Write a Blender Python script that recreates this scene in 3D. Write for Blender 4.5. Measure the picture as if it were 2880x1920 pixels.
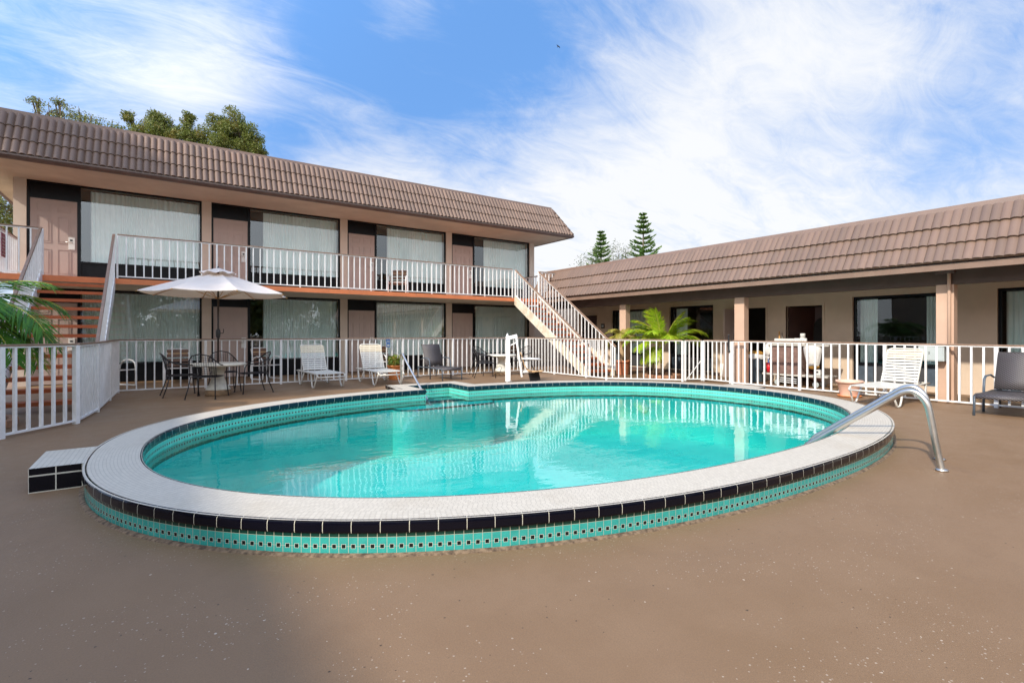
import bpy, math, random
from mathutils import Vector, Matrix
from mathutils.geometry import tessellate_polygon
random.seed(7)
R = math.radians
PI = math.pi
scene = bpy.context.scene
COL = scene.collection
for o in list(bpy.data.objects):
    bpy.data.objects.remove(o)

# ------------------------------------------------------------------ camera
# world axes: +X runs along the two-storey block, +Y runs along the low block
cam_d = bpy.data.cameras.new('camera')
cam = bpy.data.objects.new('camera', cam_d)
COL.objects.link(cam)
cam.location = (0, 0, 1.27)
cam.rotation_euler = (R(90), 0, R(-34.65))
cam_d.sensor_width = 36
cam_d.lens = 17.71
cam_d.shift_y = -0.0076
cam_d.clip_start = 0.05
cam_d.clip_end = 2000
scene.camera = cam

# ------------------------------------------------------------------ light
SUN_EL = R(36.3)
SUN_DIR = Vector((-0.966 * math.cos(SUN_EL), -0.257 * math.cos(SUN_EL), math.sin(SUN_EL)))
sd = bpy.data.lights.new('sun', 'SUN')
sd.energy = 3.1
sd.angle = R(1.4)
sd.color = (1.0, 0.92, 0.80)
sun = bpy.data.objects.new('sun', sd)
COL.objects.link(sun)
sun.rotation_euler = SUN_DIR.to_track_quat('Z', 'Y').to_euler()
scene.view_settings.view_transform = 'Standard'
scene.view_settings.look = 'None'
scene.view_settings.exposure = 0.62
scene.view_settings.gamma = 1
scene.view_settings.use_curve_mapping = False


class NT:
    """small helper for building node trees"""
    def __init__(self, tree):
        self.t = tree
        self.n = tree.nodes
        self.l = tree.links

    def node(self, typ, **kw):
        n = self.n.new(typ)
        for k, v in kw.items():
            setattr(n, k, v)
        return n

    def put(self, sock, v):
        if v is None:
            return
        if isinstance(v, bpy.types.NodeSocket):
            self.l.new(v, sock)
        elif isinstance(v, (tuple, list)) and len(v) == 3 and sock.type == 'RGBA':
            sock.default_value = (*v, 1)
        else:
            sock.default_value = v

    def m(self, op, a, b=None, c=None, clamp=False):
        n = self.node('ShaderNodeMath', operation=op, use_clamp=clamp)
        self.put(n.inputs[0], a)
        self.put(n.inputs[1], b)
        self.put(n.inputs[2], c)
        return n.outputs[0]

    def vm(self, op, a, b=None, out=0):
        n = self.node('ShaderNodeVectorMath', operation=op)
        self.put(n.inputs[0], a)
        self.put(n.inputs[1], b)
        return n.outputs[out]

    def mix(self, f, a, b, blend='MIX'):
        n = self.node('ShaderNodeMix', data_type='RGBA', blend_type=blend)
        self.put(n.inputs[0], f)
        self.put(n.inputs[6], a)
        self.put(n.inputs[7], b)
        return n.outputs[2]

    def noise(self, vec, scale, detail=3, rough=0.5, out=0, dist=0.0):
        n = self.node('ShaderNodeTexNoise')
        self.put(n.inputs['Vector'], vec)
        n.inputs['Scale'].default_value = scale
        n.inputs['Detail'].default_value = detail
        n.inputs['Roughness'].default_value = rough
        n.inputs['Distortion'].default_value = dist
        return n.outputs[out]

    def smooth(self, v, a, b, lo=0.0, hi=1.0):
        n = self.node('ShaderNodeMapRange', interpolation_type='SMOOTHSTEP')
        self.put(n.inputs[0], v)
        for i, x in enumerate((a, b, lo, hi)):
            n.inputs[i + 1].default_value = x
        return n.outputs[0]

    def schlick(self, nrm, f0, k=1.0):
        g = self.node('ShaderNodeNewGeometry')
        d = self.m('ABSOLUTE', self.vm('DOT_PRODUCT', g.outputs['Incoming'], nrm, out=1))
        p = self.m('POWER', self.m('SUBTRACT', 1.0, d, clamp=True), 5.0)
        return self.m('MULTIPLY', self.m('MULTIPLY_ADD', p, 1 - f0, f0), k, clamp=True)

    def step(self, v, a, b=None):
        n = self.node('ShaderNodeMath', operation='LESS_THAN')
        self.put(n.inputs[0], v)
        self.put(n.inputs[1], a)
        return n.outputs[0]


# ------------------------------------------------------------------ sky
world = bpy.data.worlds.new('World')
scene.world = world
world.use_nodes = True
w = NT(world.node_tree)
w.n.clear()
sky = w.node('ShaderNodeTexSky', sky_type='NISHITA')
sky.sun_disc = False
sky.sun_elevation = SUN_EL
sky.sun_rotation = math.atan2(SUN_DIR.x, SUN_DIR.y)
sky.air_density = 1.0
sky.dust_density = 0.6
sky.ozone_density = 2.0
tc = w.node('ShaderNodeTexCoord')
dirv = w.vm('NORMALIZE', tc.outputs['Generated'])
sep = w.node('ShaderNodeSeparateXYZ')
w.put(sep.inputs[0], dirv)
# cirrus layer: project the direction on a plane high above
zz = w.m('ADD', w.m('MAXIMUM', sep.outputs[2], 0.0), 0.22)
comb = w.node('ShaderNodeCombineXYZ')
w.put(comb.inputs[0], w.m('DIVIDE', sep.outputs[0], zz))
w.put(comb.inputs[1], w.m('DIVIDE', sep.outputs[1], zz))
mp = w.node('ShaderNodeMapping')
w.put(mp.inputs[0], comb.outputs[0])
mp.inputs['Rotation'].default_value = (0, 0, R(-62))
mp.inputs['Scale'].default_value = (0.85, 1.5, 1)
n1 = w.noise(mp.outputs[0], 1.3, 10, 0.60, dist=0.8)
mp2 = w.node('ShaderNodeMapping')
w.put(mp2.inputs[0], comb.outputs[0])
mp2.inputs['Rotation'].default_value = (0, 0, R(-40))
mp2.inputs['Scale'].default_value = (0.8, 1.9, 1)
n2 = w.noise(mp2.outputs[0], 3.6, 12, 0.72, dist=1.1)


def skydir(px, py):
    x = (px - 1440) / 1417
    z = (938 - py) / 1417
    c, s = math.cos(R(34.65)), math.sin(R(34.65))
    return Vector((c * x + s, -s * x + c, z)).normalized()


cover = w.m('MULTIPLY_ADD', n1, 2.0, -1.10)
for px, py, rad, amp in [  # broad bright banks (+) and clear blue gaps (-)
        (1900, 330, 13, 0.60), (1500, 620, 12, 0.60), (2450, 90, 13, 0.62), (2250, 720, 14, 0.45),
        (2800, 620, 10, 0.35), (640, 240, 6.0, 0.70), (400, 270, 5, 0.45), (1140, 0, 4.5, 0.55), (1000, 330, 5, 0.30),
        (500, 30, 9, 0.08), (1100, 520, 6, 0.45), (60, 330, 6, 0.30), (880, 440, 3, 0.35),
        (960, 130, 8, -0.60), (1330, 190, 9, -0.55), (800, 390, 3.5, -0.45), (1500, 60, 7, -0.40),
        (2560, 490, 6, -0.60), (2150, 540, 5, -0.35), (2780, 320, 6, -0.45), (200, 180, 8, -0.35), (1750, 20, 7, -0.3), (2350, 330, 4, -0.2)]:
    d = w.vm('DOT_PRODUCT', dirv, tuple(skydir(px, py)), out=1)
    k = 1.0 / (1 - math.cos(R(rad)))
    g = w.m('EXPONENT', w.m('MULTIPLY', w.m('SUBTRACT', d, 1.0), k))
    cover = w.m('MULTIPLY_ADD', g, amp, cover)
cover = w.m('ADD', cover, w.m('MULTIPLY', w.m('SUBTRACT', n2, 0.5), 1.55))
# the rest of the sky, behind the camera and overhead, is mostly thin bright cloud
away = w.vm('DOT_PRODUCT', dirv, tuple(skydir(1440, 400)), out=1)
cover = w.m('ADD', cover, w.smooth(away, -0.3, 0.4, 0.9, 0.0))
# haze of thin cloud towards the horizon
low = w.smooth(sep.outputs[2], 0.0, 0.38, 0.50, 0.0)
fac = w.m('ADD', w.smooth(cover, -0.65, 1.25), low, clamp=True)
blue = w.mix(0.75, sky.outputs[0], (1.15, 2.85, 6.4))
colr = w.mix(w.m('MULTIPLY', fac, 0.93), blue, (6.6, 6.62, 6.62))
# thin cloud glows brighter on the sun's side of the sky
sunside = w.vm('DOT_PRODUCT', dirv, tuple(SUN_DIR), out=1)
colr = w.vm('SCALE', colr)
colr.node.inputs[3].default_value = 1.0
w.put(colr.node.inputs[3], w.smooth(sunside, -0.25, 0.9, 1.0, 2.1))
bg = w.node('ShaderNodeBackground')
w.put(bg.inputs[0], colr)
bg.inputs[1].default_value = 0.1
out = w.node('ShaderNodeOutputWorld')
w.l.new(bg.outputs[0], out.inputs[0])


# ------------------------------------------------------------------ materials
def newmat(name):
    m = bpy.data.materials.new(name)
    m.use_nodes = True
    t = NT(m.node_tree)
    b = m.node_tree.nodes['Principled BSDF']
    return m, t, b


def obj_co(t):
    g = t.node('ShaderNodeNewGeometry')
    return g.outputs['Position']


def bump(t, b, h, strength=0.3, dist=0.01):
    n = t.node('ShaderNodeBump')
    n.inputs['Strength'].default_value = strength
    n.inputs['Distance'].default_value = dist
    t.put(n.inputs['Height'], h)
    t.l.new(n.outputs[0], b.inputs['Normal'])


def plain(name, col, rough=0.6, var=0.12, scale=6.0, spec=0.5, metal=0.0, bmp=0.0, bscale=60, col2=None):
    m, t, b = newmat(name)
    co = obj_co(t)
    n = t.noise(co, scale, 5, 0.6)
    c2 = col2 if col2 else tuple(c * (1 - var * 2) for c in col)
    c1 = tuple(min(1, c * (1 + var)) for c in col)
    t.put(b.inputs['Base Color'], t.mix(t.smooth(n, 0.3, 0.7), c2, c1))
    b.inputs['Roughness'].default_value = rough
    b.inputs['Specular IOR Level'].default_value = spec
    b.inputs['Metallic'].default_value = metal
    if bmp:
        bump(t, b, t.noise(co, bscale, 4, 0.6), bmp, 0.006)
    return m


M = {}
def mk_white():
    m, t, b = newmat('white_paint')
    co = obj_co(t)
    c = t.mix(t.smooth(t.noise(co, 7, 5, 0.6), 0.35, 0.7), (0.76, 0.76, 0.75), (0.85, 0.85, 0.85))
    c = t.mix(t.smooth(t.noise(co, 26, 5, 0.7), 0.68, 0.74, 0, 0.4), c, (0.40, 0.24, 0.13))
    t.put(b.inputs['Base Color'], c)
    b.inputs['Roughness'].default_value = 0.42
    return m


M['white_paint'] = mk_white()
M['brown_rail'] = plain('brown_rail_paint', (0.27, 0.17, 0.115), 0.5, 0.1, 14)
M['stucco'] = plain('tan_stucco', (0.62, 0.49, 0.37), 0.85, 0.05, 1.2, bmp=0.35, bscale=70)
M['pier'] = plain('pier_stucco', (0.68, 0.57, 0.475), 0.85, 0.04, 1.5, bmp=0.35, bscale=70)
M['post'] = plain('post_paint', (0.55, 0.37, 0.27), 0.7, 0.04, 2, bmp=0.2, bscale=60)
M['soffit'] = plain('soffit_stucco', (0.63, 0.575, 0.485), 0.9, 0.07, 0.9, bmp=0.4, bscale=55)
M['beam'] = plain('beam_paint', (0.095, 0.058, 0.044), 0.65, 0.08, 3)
M['gutter'] = plain('gutter_paint', (0.13, 0.085, 0.072), 0.4, 0.1, 5)
M['fascia'] = plain('fascia_paint', (0.225, 0.145, 0.108), 0.5, 0.06, 3)
M['cap'] = plain('ridge_flashing_paint', (0.195, 0.125, 0.095), 0.45, 0.05, 3)
M['black_frame'] = plain('black_window_frame', (0.006, 0.007, 0.010), 0.3, 0.1, 8, spec=0.2)
M['door'] = plain('mauve_brown_door', (0.50, 0.385, 0.34), 0.5, 0.03, 2)
M['door_dark'] = plain('dark_red_wood', (0.055, 0.018, 0.012), 0.4, 0.15, 3)
M['interior'] = plain('room_shade_dark', (0.03, 0.028, 0.027), 0.9, 0.1, 2)  # near-black: the dimness of unlit rooms is put into the colour
M['roof_flat'] = plain('roof_membrane', (0.25, 0.24, 0.23), 0.9, 0.1, 1)
M['metal_plate'] = plain('white_metal_plate', (0.78, 0.77, 0.74), 0.35, 0.03, 9)
M['dark_plastic'] = plain('dark_plastic', (0.02, 0.02, 0.022), 0.4, 0.1, 9)
M['cream_steel'] = plain('cream_painted_steel', (0.72, 0.67, 0.56), 0.5, 0.05, 4, col2=(0.52, 0.44, 0.33))
M['black_metal'] = plain('black_wrought_metal', (0.014, 0.014, 0.017), 0.38, 0.1, 9)
M['grey_metal'] = plain('slate_grey_metal', (0.075, 0.10, 0.13), 0.4, 0.1, 9)
M['brick'] = plain('edging_brick', (0.42, 0.22, 0.13), 0.85, 0.2, 12)
M['mulch'] = plain('bark_mulch', (0.11, 0.052, 0.032), 0.95, 0.5, 40, bmp=0.8, bscale=45)
M['terracotta'] = plain('terracotta_plastic', (0.52, 0.19, 0.10), 0.55, 0.08, 6)
M['orange_pot'] = plain('orange_pot_plastic', (0.66, 0.22, 0.06), 0.5, 0.08, 6)
M['peach_pot'] = plain('faded_peach_plastic', (0.78, 0.50, 0.38), 0.6, 0.05, 5)
M['saucer'] = plain('orange_saucer', (0.72, 0.25, 0.08), 0.5, 0.05, 5)
M['soil'] = plain('soil', (0.04, 0.028, 0.02), 0.95, 0.2, 30)
M['tan_sling'] = plain('tan_sling_fabric', (0.56, 0.36, 0.19), 0.8, 0.08, 30)
M['brown_strap'] = plain('brown_straps', (0.16, 0.08, 0.045), 0.5, 0.1, 20)
M['strap'] = plain('white_vinyl_straps', (0.66, 0.64, 0.58), 0.4, 0.03, 8)
M['strap_old'] = plain('yellowed_vinyl_straps', (0.76, 0.66, 0.48), 0.4, 0.03, 8)
M['table_conc'] = plain('weathered_table_concrete', (0.66, 0.64, 0.56), 0.7, 0.08, 9, bmp=0.3)
M['table_foot'] = plain('rusty_table_foot', (0.27, 0.17, 0.09), 0.8, 0.2, 9)
M['blue_sign'] = plain('blue_sign', (0.01, 0.09, 0.30), 0.4, 0.05, 9)
M['white_cloth'] = plain('white_linen', (0.66, 0.64, 0.61), 0.85, 0.05, 12)
M['bin_grey'] = plain('slate_bin_plastic', (0.09, 0.125, 0.16), 0.5, 0.05, 6)
M['bag_brown'] = plain('brown_canvas', (0.20, 0.12, 0.10), 0.9, 0.15, 12)
M['red_plastic'] = plain('red_plastic', (0.62, 0.01, 0.02), 0.4, 0.05, 9)
M['wood'] = plain('broom_wood', (0.58, 0.30, 0.09), 0.5, 0.1, 9)
M['grey_box'] = plain('grey_box_paint', (0.42, 0.46, 0.45), 0.5, 0.03, 6)
M['cart_shelf'] = plain('cart_plastic', (0.50, 0.47, 0.42), 0.6, 0.05, 6)
M['bark'] = plain('tree_bark', (0.16, 0.125, 0.095), 0.9, 0.25, 8, bmp=0.6, bscale=14)
M['palm_trunk'] = plain('palm_trunk', (0.30, 0.22, 0.15), 0.9, 0.2, 30)
M['crownshaft'] = plain('yellow_green_stem', (0.46, 0.46, 0.06), 0.5, 0.15, 12)
M['fibre'] = plain('dry_palm_fibre', (0.48, 0.33, 0.19), 0.9, 0.2, 40)
M['amber'] = plain('amber_bag_bottom', (0.55, 0.28, 0.05), 0.6, 0.1, 9)
M['flower'] = plain('red_flowers', (0.45, 0.06, 0.02), 0.6, 0.1, 9)


def mk_orange(name, base, rust):
    m, t, b = newmat(name)
    co = obj_co(t)
    n = t.noise(co, 9, 6, 0.65)
    n2_ = t.noise(co, 2.0, 3, 0.6)
    c = t.mix(t.smooth(n2_, 0.3, 0.7), tuple(x * 0.82 for x in base), base)
    c = t.mix(t.smooth(n, 0.63, 0.70), c, rust)
    t.put(b.inputs['Base Color'], c)
    b.inputs['Roughness'].default_value = 0.6
    return m


M['orange_edge'] = mk_orange('orange_slab_paint', (0.70, 0.215, 0.08), (0.36, 0.16, 0.09))
M['tread'] = mk_orange('orange_tread_paint', (0.44, 0.105, 0.03), (0.10, 0.05, 0.03))


def mk_tiles():
    m, t, b = newmat('roof_tile_paint')
    co = obj_co(t)
    n = t.noise(co, 0.9, 4, 0.6)
    g = t.node('ShaderNodeNewGeometry')
    rnd = g.outputs['Random Per Island']
    c = t.mix(t.smooth(n, 0.3, 0.7), (0.170, 0.105, 0.075), (0.206, 0.130, 0.094))
    c = t.mix(t.m('MULTIPLY', rnd, 0.6), c, (0.122, 0.082, 0.062))
    fine = t.noise(co, 45, 3, 0.7)
    c = t.mix(t.smooth(fine, 0.62, 0.75, 0, 0.2), c, (0.34, 0.26, 0.21))
    t.put(b.inputs['Base Color'], c)
    b.inputs['Roughness'].default_value = 0.55
    return m


M['tile'] = mk_tiles()


def mk_deck():
    m, t, b = newmat('painted_deck')
    co = obj_co(t)
    n = t.noise(co, 0.35, 5, 0.6)
    n2_ = t.noise(co, 2.2, 6, 0.65)
    c = t.mix(t.smooth(n, 0.3, 0.7), (0.222, 0.132, 0.069), (0.250, 0.154, 0.088))
    c = t.mix(t.smooth(n2_, 0.35, 0.70, 0, 0.5), c, (0.268, 0.170, 0.100))
    n3_ = t.noise(co, 0.9, 6, 0.7, dist=0.6)
    c = t.mix(t.smooth(n3_, 0.52, 0.70, 0, 0.35), c, (0.190, 0.116, 0.070))
    grain = t.noise(co, 160, 2, 0.6)
    c = t.mix(t.smooth(grain, 0.35, 0.65, 0.0, 0.22), c, (0.12, 0.085, 0.06))

    def specks(scale, thr, prob, seed):
        v = t.node('ShaderNodeTexVoronoi', feature='F1')
        off = t.vm('ADD', co, (seed, seed * 0.7, 0))
        wob = t.noise(off, scale * 1.7, 2, 0.5, out=1)
        off = t.vm('ADD', off, t.vm('MULTIPLY', wob, (0.35 / scale,) * 3))
        t.put(v.inputs['Vector'], off)
        v.inputs['Scale'].default_value = scale
        s3 = t.node('ShaderNodeSeparateColor')
        t.put(s3.inputs[0], v.outputs['Color'])
        sz = t.m('MULTIPLY', s3.outputs[0], thr)
        a = t.m('LESS_THAN', v.outputs['Distance'], sz)
        clus = t.smooth(t.noise(off, 1.3, 3, 0.6), 0.42, 0.62, 0.15, 1.0)
        p = t.m('GREATER_THAN', t.m('MULTIPLY', s3.outputs[1], clus), prob)
        return t.m('MULTIPLY', a, p)
    c = t.mix(t.m('MULTIPLY', specks(21, 0.12, 0.46, 1.0), 0.6), c, (0.68, 0.56, 0.44))
    c = t.mix(t.m('MULTIPLY', specks(55, 0.25, 0.36, 5.0), 0.45), c, (0.58, 0.48, 0.38))
    c = t.mix(t.m('MULTIPLY', specks(23, 0.14, 0.42, 9.0), 0.8), c, (0.04, 0.03, 0.025))
    # dirt creeping out along the foot of the pool wall
    s = t.node('ShaderNodeSeparateXYZ')
    t.put(s.inputs[0], co)
    ex = t.m('DIVIDE', t.m('SUBTRACT', s.outputs[0], 4.57), 5.12)
    ey = t.m('DIVIDE', t.m('SUBTRACT', s.outputs[1], 5.64), 3.67)
    rr = t.m('ADD', t.m('POWER', t.m('ABSOLUTE', ex), 2.25), t.m('POWER', t.m('ABSOLUTE', ey), 2.25))
    rr = t.m('ADD', rr, t.m('MULTIPLY', t.m('SUBTRACT', t.noise(co, 3.0, 5, 0.7), 0.5), 0.16))
    near = t.smooth(rr, 1.02, 1.12, 1.0, 0.0)
    c = t.mix(t.m('MULTIPLY', near, 0.45), c, (0.20, 0.13, 0.07))
    chips = t.m('MULTIPLY', t.smooth(rr, 1.02, 1.10, 1.0, 0.0), t.smooth(t.noise(co, 55, 4, 0.7), 0.60, 0.64))
    c = t.mix(t.m('MULTIPLY', chips, 0.4), c, (0.42, 0.34, 0.24))
    t.put(b.inputs['Base Color'], c)
    t.put(b.inputs['Roughness'], t.smooth(n2_, 0.3, 0.7, 0.42, 0.6))
    b.inputs['Specular IOR Level'].default_value = 0.16
    bump(t, b, t.m('ADD', t.noise(co, 90, 4, 0.65), t.noise(co, 14, 3, 0.6)), 0.22, 0.006)
    return m


M['deck'] = mk_deck()


def uvs(t):
    n = t.node('ShaderNodeUVMap')
    n.uv_map = 'uv'
    s = t.node('ShaderNodeSeparateXYZ')
    t.put(s.inputs[0], n.outputs[0])
    return s.outputs[0], s.outputs[1]


def band(t, v, lo, hi):
    return t.m('MULTIPLY', t.m('GREATER_THAN', v, lo), t.m('LESS_THAN', v, hi))


def cell(t, u, pitch):
    """distance from the centre of the cell, in metres (0..pitch/2)"""
    f = t.m('FRACT', t.m('DIVIDE', u, pitch))
    return t.m('MULTIPLY', t.m('ABSOLUTE', t.m('SUBTRACT', f, 0.5)), pitch)


def mk_bandtile(name, teal, dark, grout, dot=0.0112):
    """pool wall: teal relief tile with a row of black square dots; green strip on top"""
    m, t, b = newmat(name)
    u, v = uvs(t)
    p = 0.0552
    du = cell(t, u, p)                       # 0 at the middle, p/2 at a joint
    dv = t.m('ABSOLUTE', t.m('SUBTRACT', v, 0.050))
    co = obj_co(t)
    nz = t.noise(co, 14, 4, 0.6)
    fl = t.node('ShaderNodeTexWhiteNoise', noise_dimensions='1D')
    t.put(fl.inputs['W'], t.m('FLOOR', t.m('DIVIDE', u, p)))
    tl = t.mix(t.m('MULTIPLY', fl.outputs[0], 0.5), teal, tuple(c * 0.72 for c in teal))
    tl = t.mix(t.smooth(nz, 0.35, 0.7, 0, 0.35), tl, tuple(min(1, c * 1.35 + 0.03) for c in teal))
    r = t.m('SQRT', t.m('ADD', t.m('MULTIPLY', du, du), t.m('MULTIPLY', dv, dv)))
    rings = t.m('ABSOLUTE', t.m('SINE', t.m('MULTIPLY', t.m('ADD', r, t.m('MULTIPLY', du, 0.6)), 420)))
    tl = t.mix(t.m('MULTIPLY', t.m('LESS_THAN', rings, 0.25), 0.45), tl, (0.30, 0.72, 0.66))
    joint = t.m('GREATER_THAN', du, p / 2 - 0.0013)
    tl = t.mix(t.m('LESS_THAN', dv, 0.0010), tl, grout)
    q = t.m('MAXIMUM', du, dv)
    tl = t.mix(t.m('LESS_THAN', q, dot + 0.0018), tl, (0.72, 0.72, 0.62))
    gr = t.mix(joint, (0.004, 0.05, 0.035), grout)
    tl = t.mix(joint, tl, grout)
    tl = t.mix(t.m('LESS_THAN', q, dot), tl, dark)
    c = t.mix(t.m('GREATER_THAN', v, 0.103), tl, gr)
    c = t.mix(band(t, v, 0.1015, 0.1035), c, grout)
    # dark waterline / dirt at the bottom of the band
    dirt = t.m('LESS_THAN', v, t.m('MULTIPLY_ADD', t.noise(co, 24, 4, 0.7), 0.012, 0.000))
    c = t.mix(dirt, c, (0.10, 0.06, 0.03))
    t.put(b.inputs['Base Color'], c)
    b.inputs['Roughness'].default_value = 0.16
    bump(t, b, t.m('MULTIPLY', rings, t.m('SUBTRACT', 1.0, joint)), 0.12, 0.002)
    return m


M['band'] = mk_bandtile('teal_relief_tile', (0.015, 0.36, 0.32), (0.003, 0.012, 0.012), (0.55, 0.52, 0.40))
M['band_in'] = mk_bandtile('sunlit_relief_tile', (0.05, 0.52, 0.43), (0.003, 0.03, 0.03), (0.45, 0.62, 0.50), 0.0125)  # paler copy of the teal tile, sunlight put into its colour


def mk_trim(name, col, grout):
    m, t, b = newmat(name)
    u, v = uvs(t)
    du = cell(t, u, 0.165)
    joint = t.m('GREATER_THAN', du, 0.0825 - 0.0020)
    co = obj_co(t)
    c = t.mix(joint, col, grout)
    sp = t.smooth(t.noise(co, 70, 3, 0.7), 0.74, 0.78, 0, 0.5)
    c = t.mix(sp, c, (0.25, 0.25, 0.22))
    t.put(b.inputs['Base Color'], c)
    t.put(b.inputs['Roughness'], t.mix(joint, (0.10,) * 3, (0.7,) * 3))
    b.inputs['Specular IOR Level'].default_value = 0.22
    bump(t, b, t.m('ADD', t.m('MULTIPLY', joint, -1.0), t.m('MULTIPLY', t.noise(co, 18, 2, 0.5), 0.6)), 0.25, 0.002)
    return m


M['trim'] = mk_trim('black_bullnose_tile', (0.004, 0.004, 0.009), (0.60, 0.57, 0.46))
M['trim_in'] = mk_trim('navy_bullnose_tile', (0.006, 0.030, 0.045), (0.45, 0.50, 0.46))


def mk_mosaic():
    """small off-white mosaic chips laid in rows that follow the pool edge"""
    m, t, b = newmat('white_mosaic')
    u, v = uvs(t)
    row = t.m('FLOOR', t.m('DIVIDE', v, 0.026))
    sh = t.node('ShaderNodeTexWhiteNoise', noise_dimensions='1D')
    t.put(sh.inputs['W'], row)
    u2 = t.m('ADD', u, t.m('MULTIPLY', sh.outputs[0], 0.03))
    du = cell(t, u2, 0.031)
    dv = cell(t, v, 0.026)
    e = t.m('MAXIMUM', t.m('SUBTRACT', du, 0.0155), t.m('SUBTRACT', dv, 0.013))
    joint = t.smooth(e, -0.0028, -0.0008)
    ch = t.node('ShaderNodeTexWhiteNoise', noise_dimensions='2D')
    cb = t.node('ShaderNodeCombineXYZ')
    t.put(cb.inputs[0], t.m('FLOOR', t.m('DIVIDE', u2, 0.031)))
    t.put(cb.inputs[1], row)
    t.put(ch.inputs['Vector'], cb.outputs[0])
    co = obj_co(t)
    c = t.mix(ch.outputs[0], (0.63, 0.565, 0.46), (0.56, 0.50, 0.405))
    st = t.noise(co, 1.6, 5, 0.65)
    c = t.mix(t.smooth(st, 0.5, 0.75, 0, 0.35), c, (0.44, 0.36, 0.25))
    c = t.mix(t.m('MULTIPLY', joint, 0.6), c, (0.30, 0.25, 0.19))
    t.put(b.inputs['Base Color'], c)
    b.inputs['Roughness'].default_value = 0.5
    bump(t, b, t.m('SUBTRACT', 1.0, joint), 0.35, 0.002)
    return m


M['mosaic'] = mk_mosaic()


def mk_bigtile():
    """big black tiles with pale joints on the little step blocks"""
    m, t, b = newmat('black_square_tile')
    u, v = uvs(t)
    du = cell(t, u, 0.165)
    j = t.m('GREATER_THAN', du, 0.0825 - 0.004)
    j = t.m('MAXIMUM', j, band(t, v, 0.130, 0.142))
    j = t.m('MAXIMUM', j, t.m('LESS_THAN', v, 0.008))
    t.put(b.inputs['Base Color'], t.mix(j, (0.004, 0.004, 0.008), (0.62, 0.60, 0.52)))
    t.put(b.inputs['Roughness'], t.mix(j, (0.12,) * 3, (0.7,) * 3))
    b.inputs['Specular IOR Level'].default_value = 0.25
    return m


M['bigtile'] = mk_bigtile()


def mk_basin():
    m, t, b = newmat('aqua_pool_plaster')
    co = obj_co(t)
    n = t.noise(co, 0.8, 5, 0.6, dist=0.8)
    n3 = t.noise(co, 3.5, 5, 0.65, dist=1.2)
    c = t.mix(t.smooth(n, 0.3, 0.7), (0.08, 0.68, 0.66), (0.17, 0.79, 0.75))
    c = t.mix(t.smooth(n3, 0.45, 0.75, 0, 0.45), c, (0.04, 0.52, 0.54))
    t.put(b.inputs['Base Color'], c)
    b.inputs['Roughness'].default_value = 0.8
    b.inputs['Specular IOR Level'].default_value = 0.0
    return m


M['basin'] = mk_basin()


def mk_water():
    m, t, b = newmat('pool_water')
    t.n.remove(b)
    co = obj_co(t)
    outn = t.n['Material Output']
    mpn = t.node('ShaderNodeMapping')
    t.put(mpn.inputs[0], co)
    mpn.inputs['Rotation'].default_value = (0, 0, R(34))
    mpn.inputs['Scale'].default_value = (1.0, 1.7, 1)
    h = t.m('ADD', t.noise(mpn.outputs[0], 2.6, 3, 0.5, dist=0.5),
            t.m('MULTIPLY', t.noise(mpn.outputs[0], 9.0, 2, 0.5, dist=0.4), 0.22))
    amp = t.smooth(t.noise(co, 0.55, 2, 0.5), 0.35, 0.65, 0.35, 1.0)
    h = t.m('MULTIPLY', h, amp)
    bn = t.node('ShaderNodeBump')
    bn.inputs['Strength'].default_value = 0.06
    bn.inputs['Distance'].default_value = 0.06
    t.put(bn.inputs['Height'], h)
    gl = t.node('ShaderNodeBsdfGlossy')
    gl.inputs['Roughness'].default_value = 0.0
    gl.inputs['Color'].default_value = (1, 1, 1, 1)
    t.l.new(bn.outputs[0], gl.inputs['Normal'])
    tr = t.node('ShaderNodeBsdfTransparent')
    tr.inputs['Color'].default_value = (0.49, 0.845, 0.81, 1)
    ms = t.node('ShaderNodeMixShader')
    t.put(ms.inputs[0], t.m('MINIMUM', t.schlick(bn.outputs[0], 0.028, 1.15), 0.9))
    t.l.new(tr.outputs[0], ms.inputs[1])
    t.l.new(gl.outputs[0], ms.inputs[2])
    t.l.new(ms.outputs[0], outn.inputs[0])
    return m


M['water'] = mk_water()


def mk_glass(name, tint, ior, k=1.0):
    m, t, b = newmat(name)
    t.n.remove(b)
    outn = t.n['Material Output']
    gl = t.node('ShaderNodeBsdfGlossy')
    gl.inputs['Roughness'].default_value = 0.0
    gl.inputs['Color'].default_value = (0.88, 0.95, 1.0, 1)
    co = obj_co(t)
    bn = t.node('ShaderNodeBump')
    bn.inputs['Strength'].default_value = 0.05
    bn.inputs['Distance'].default_value = 0.02
    t.put(bn.inputs['Height'], t.noise(co, 0.9, 1, 0.4))
    t.l.new(bn.outputs[0], gl.inputs['Normal'])
    tr = t.node('ShaderNodeBsdfTransparent')
    tr.inputs['Color'].default_value = (*tint, 1)
    ms = t.node('ShaderNodeMixShader')
    t.put(ms.inputs[0], t.schlick(bn.outputs[0], ior, k))
    t.l.new(tr.outputs[0], ms.inputs[1])
    t.l.new(gl.outputs[0], ms.inputs[2])
    t.l.new(ms.outputs[0], outn.inputs[0])
    return m


M['glass_low'] = mk_glass('dim_window_glass', (0.80, 0.88, 0.86), 0.04, 1.2)
M['glass'] = mk_glass('tinted_window_glass', (0.90, 0.97, 0.955), 0.05, 3.2)


def mk_curtain():
    m, t, b = newmat('sheer_curtain')
    co = obj_co(t)
    n = t.noise(co, 1.7, 3, 0.6)
    c = t.mix(t.smooth(n, 0.3, 0.7), (0.80, 0.88, 0.87), (0.90, 0.95, 0.95))
    t.put(b.inputs['Base Color'], c)
    b.inputs['Roughness'].default_value = 0.85
    b.inputs['Specular IOR Level'].default_value = 0.1
    return m


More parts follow.
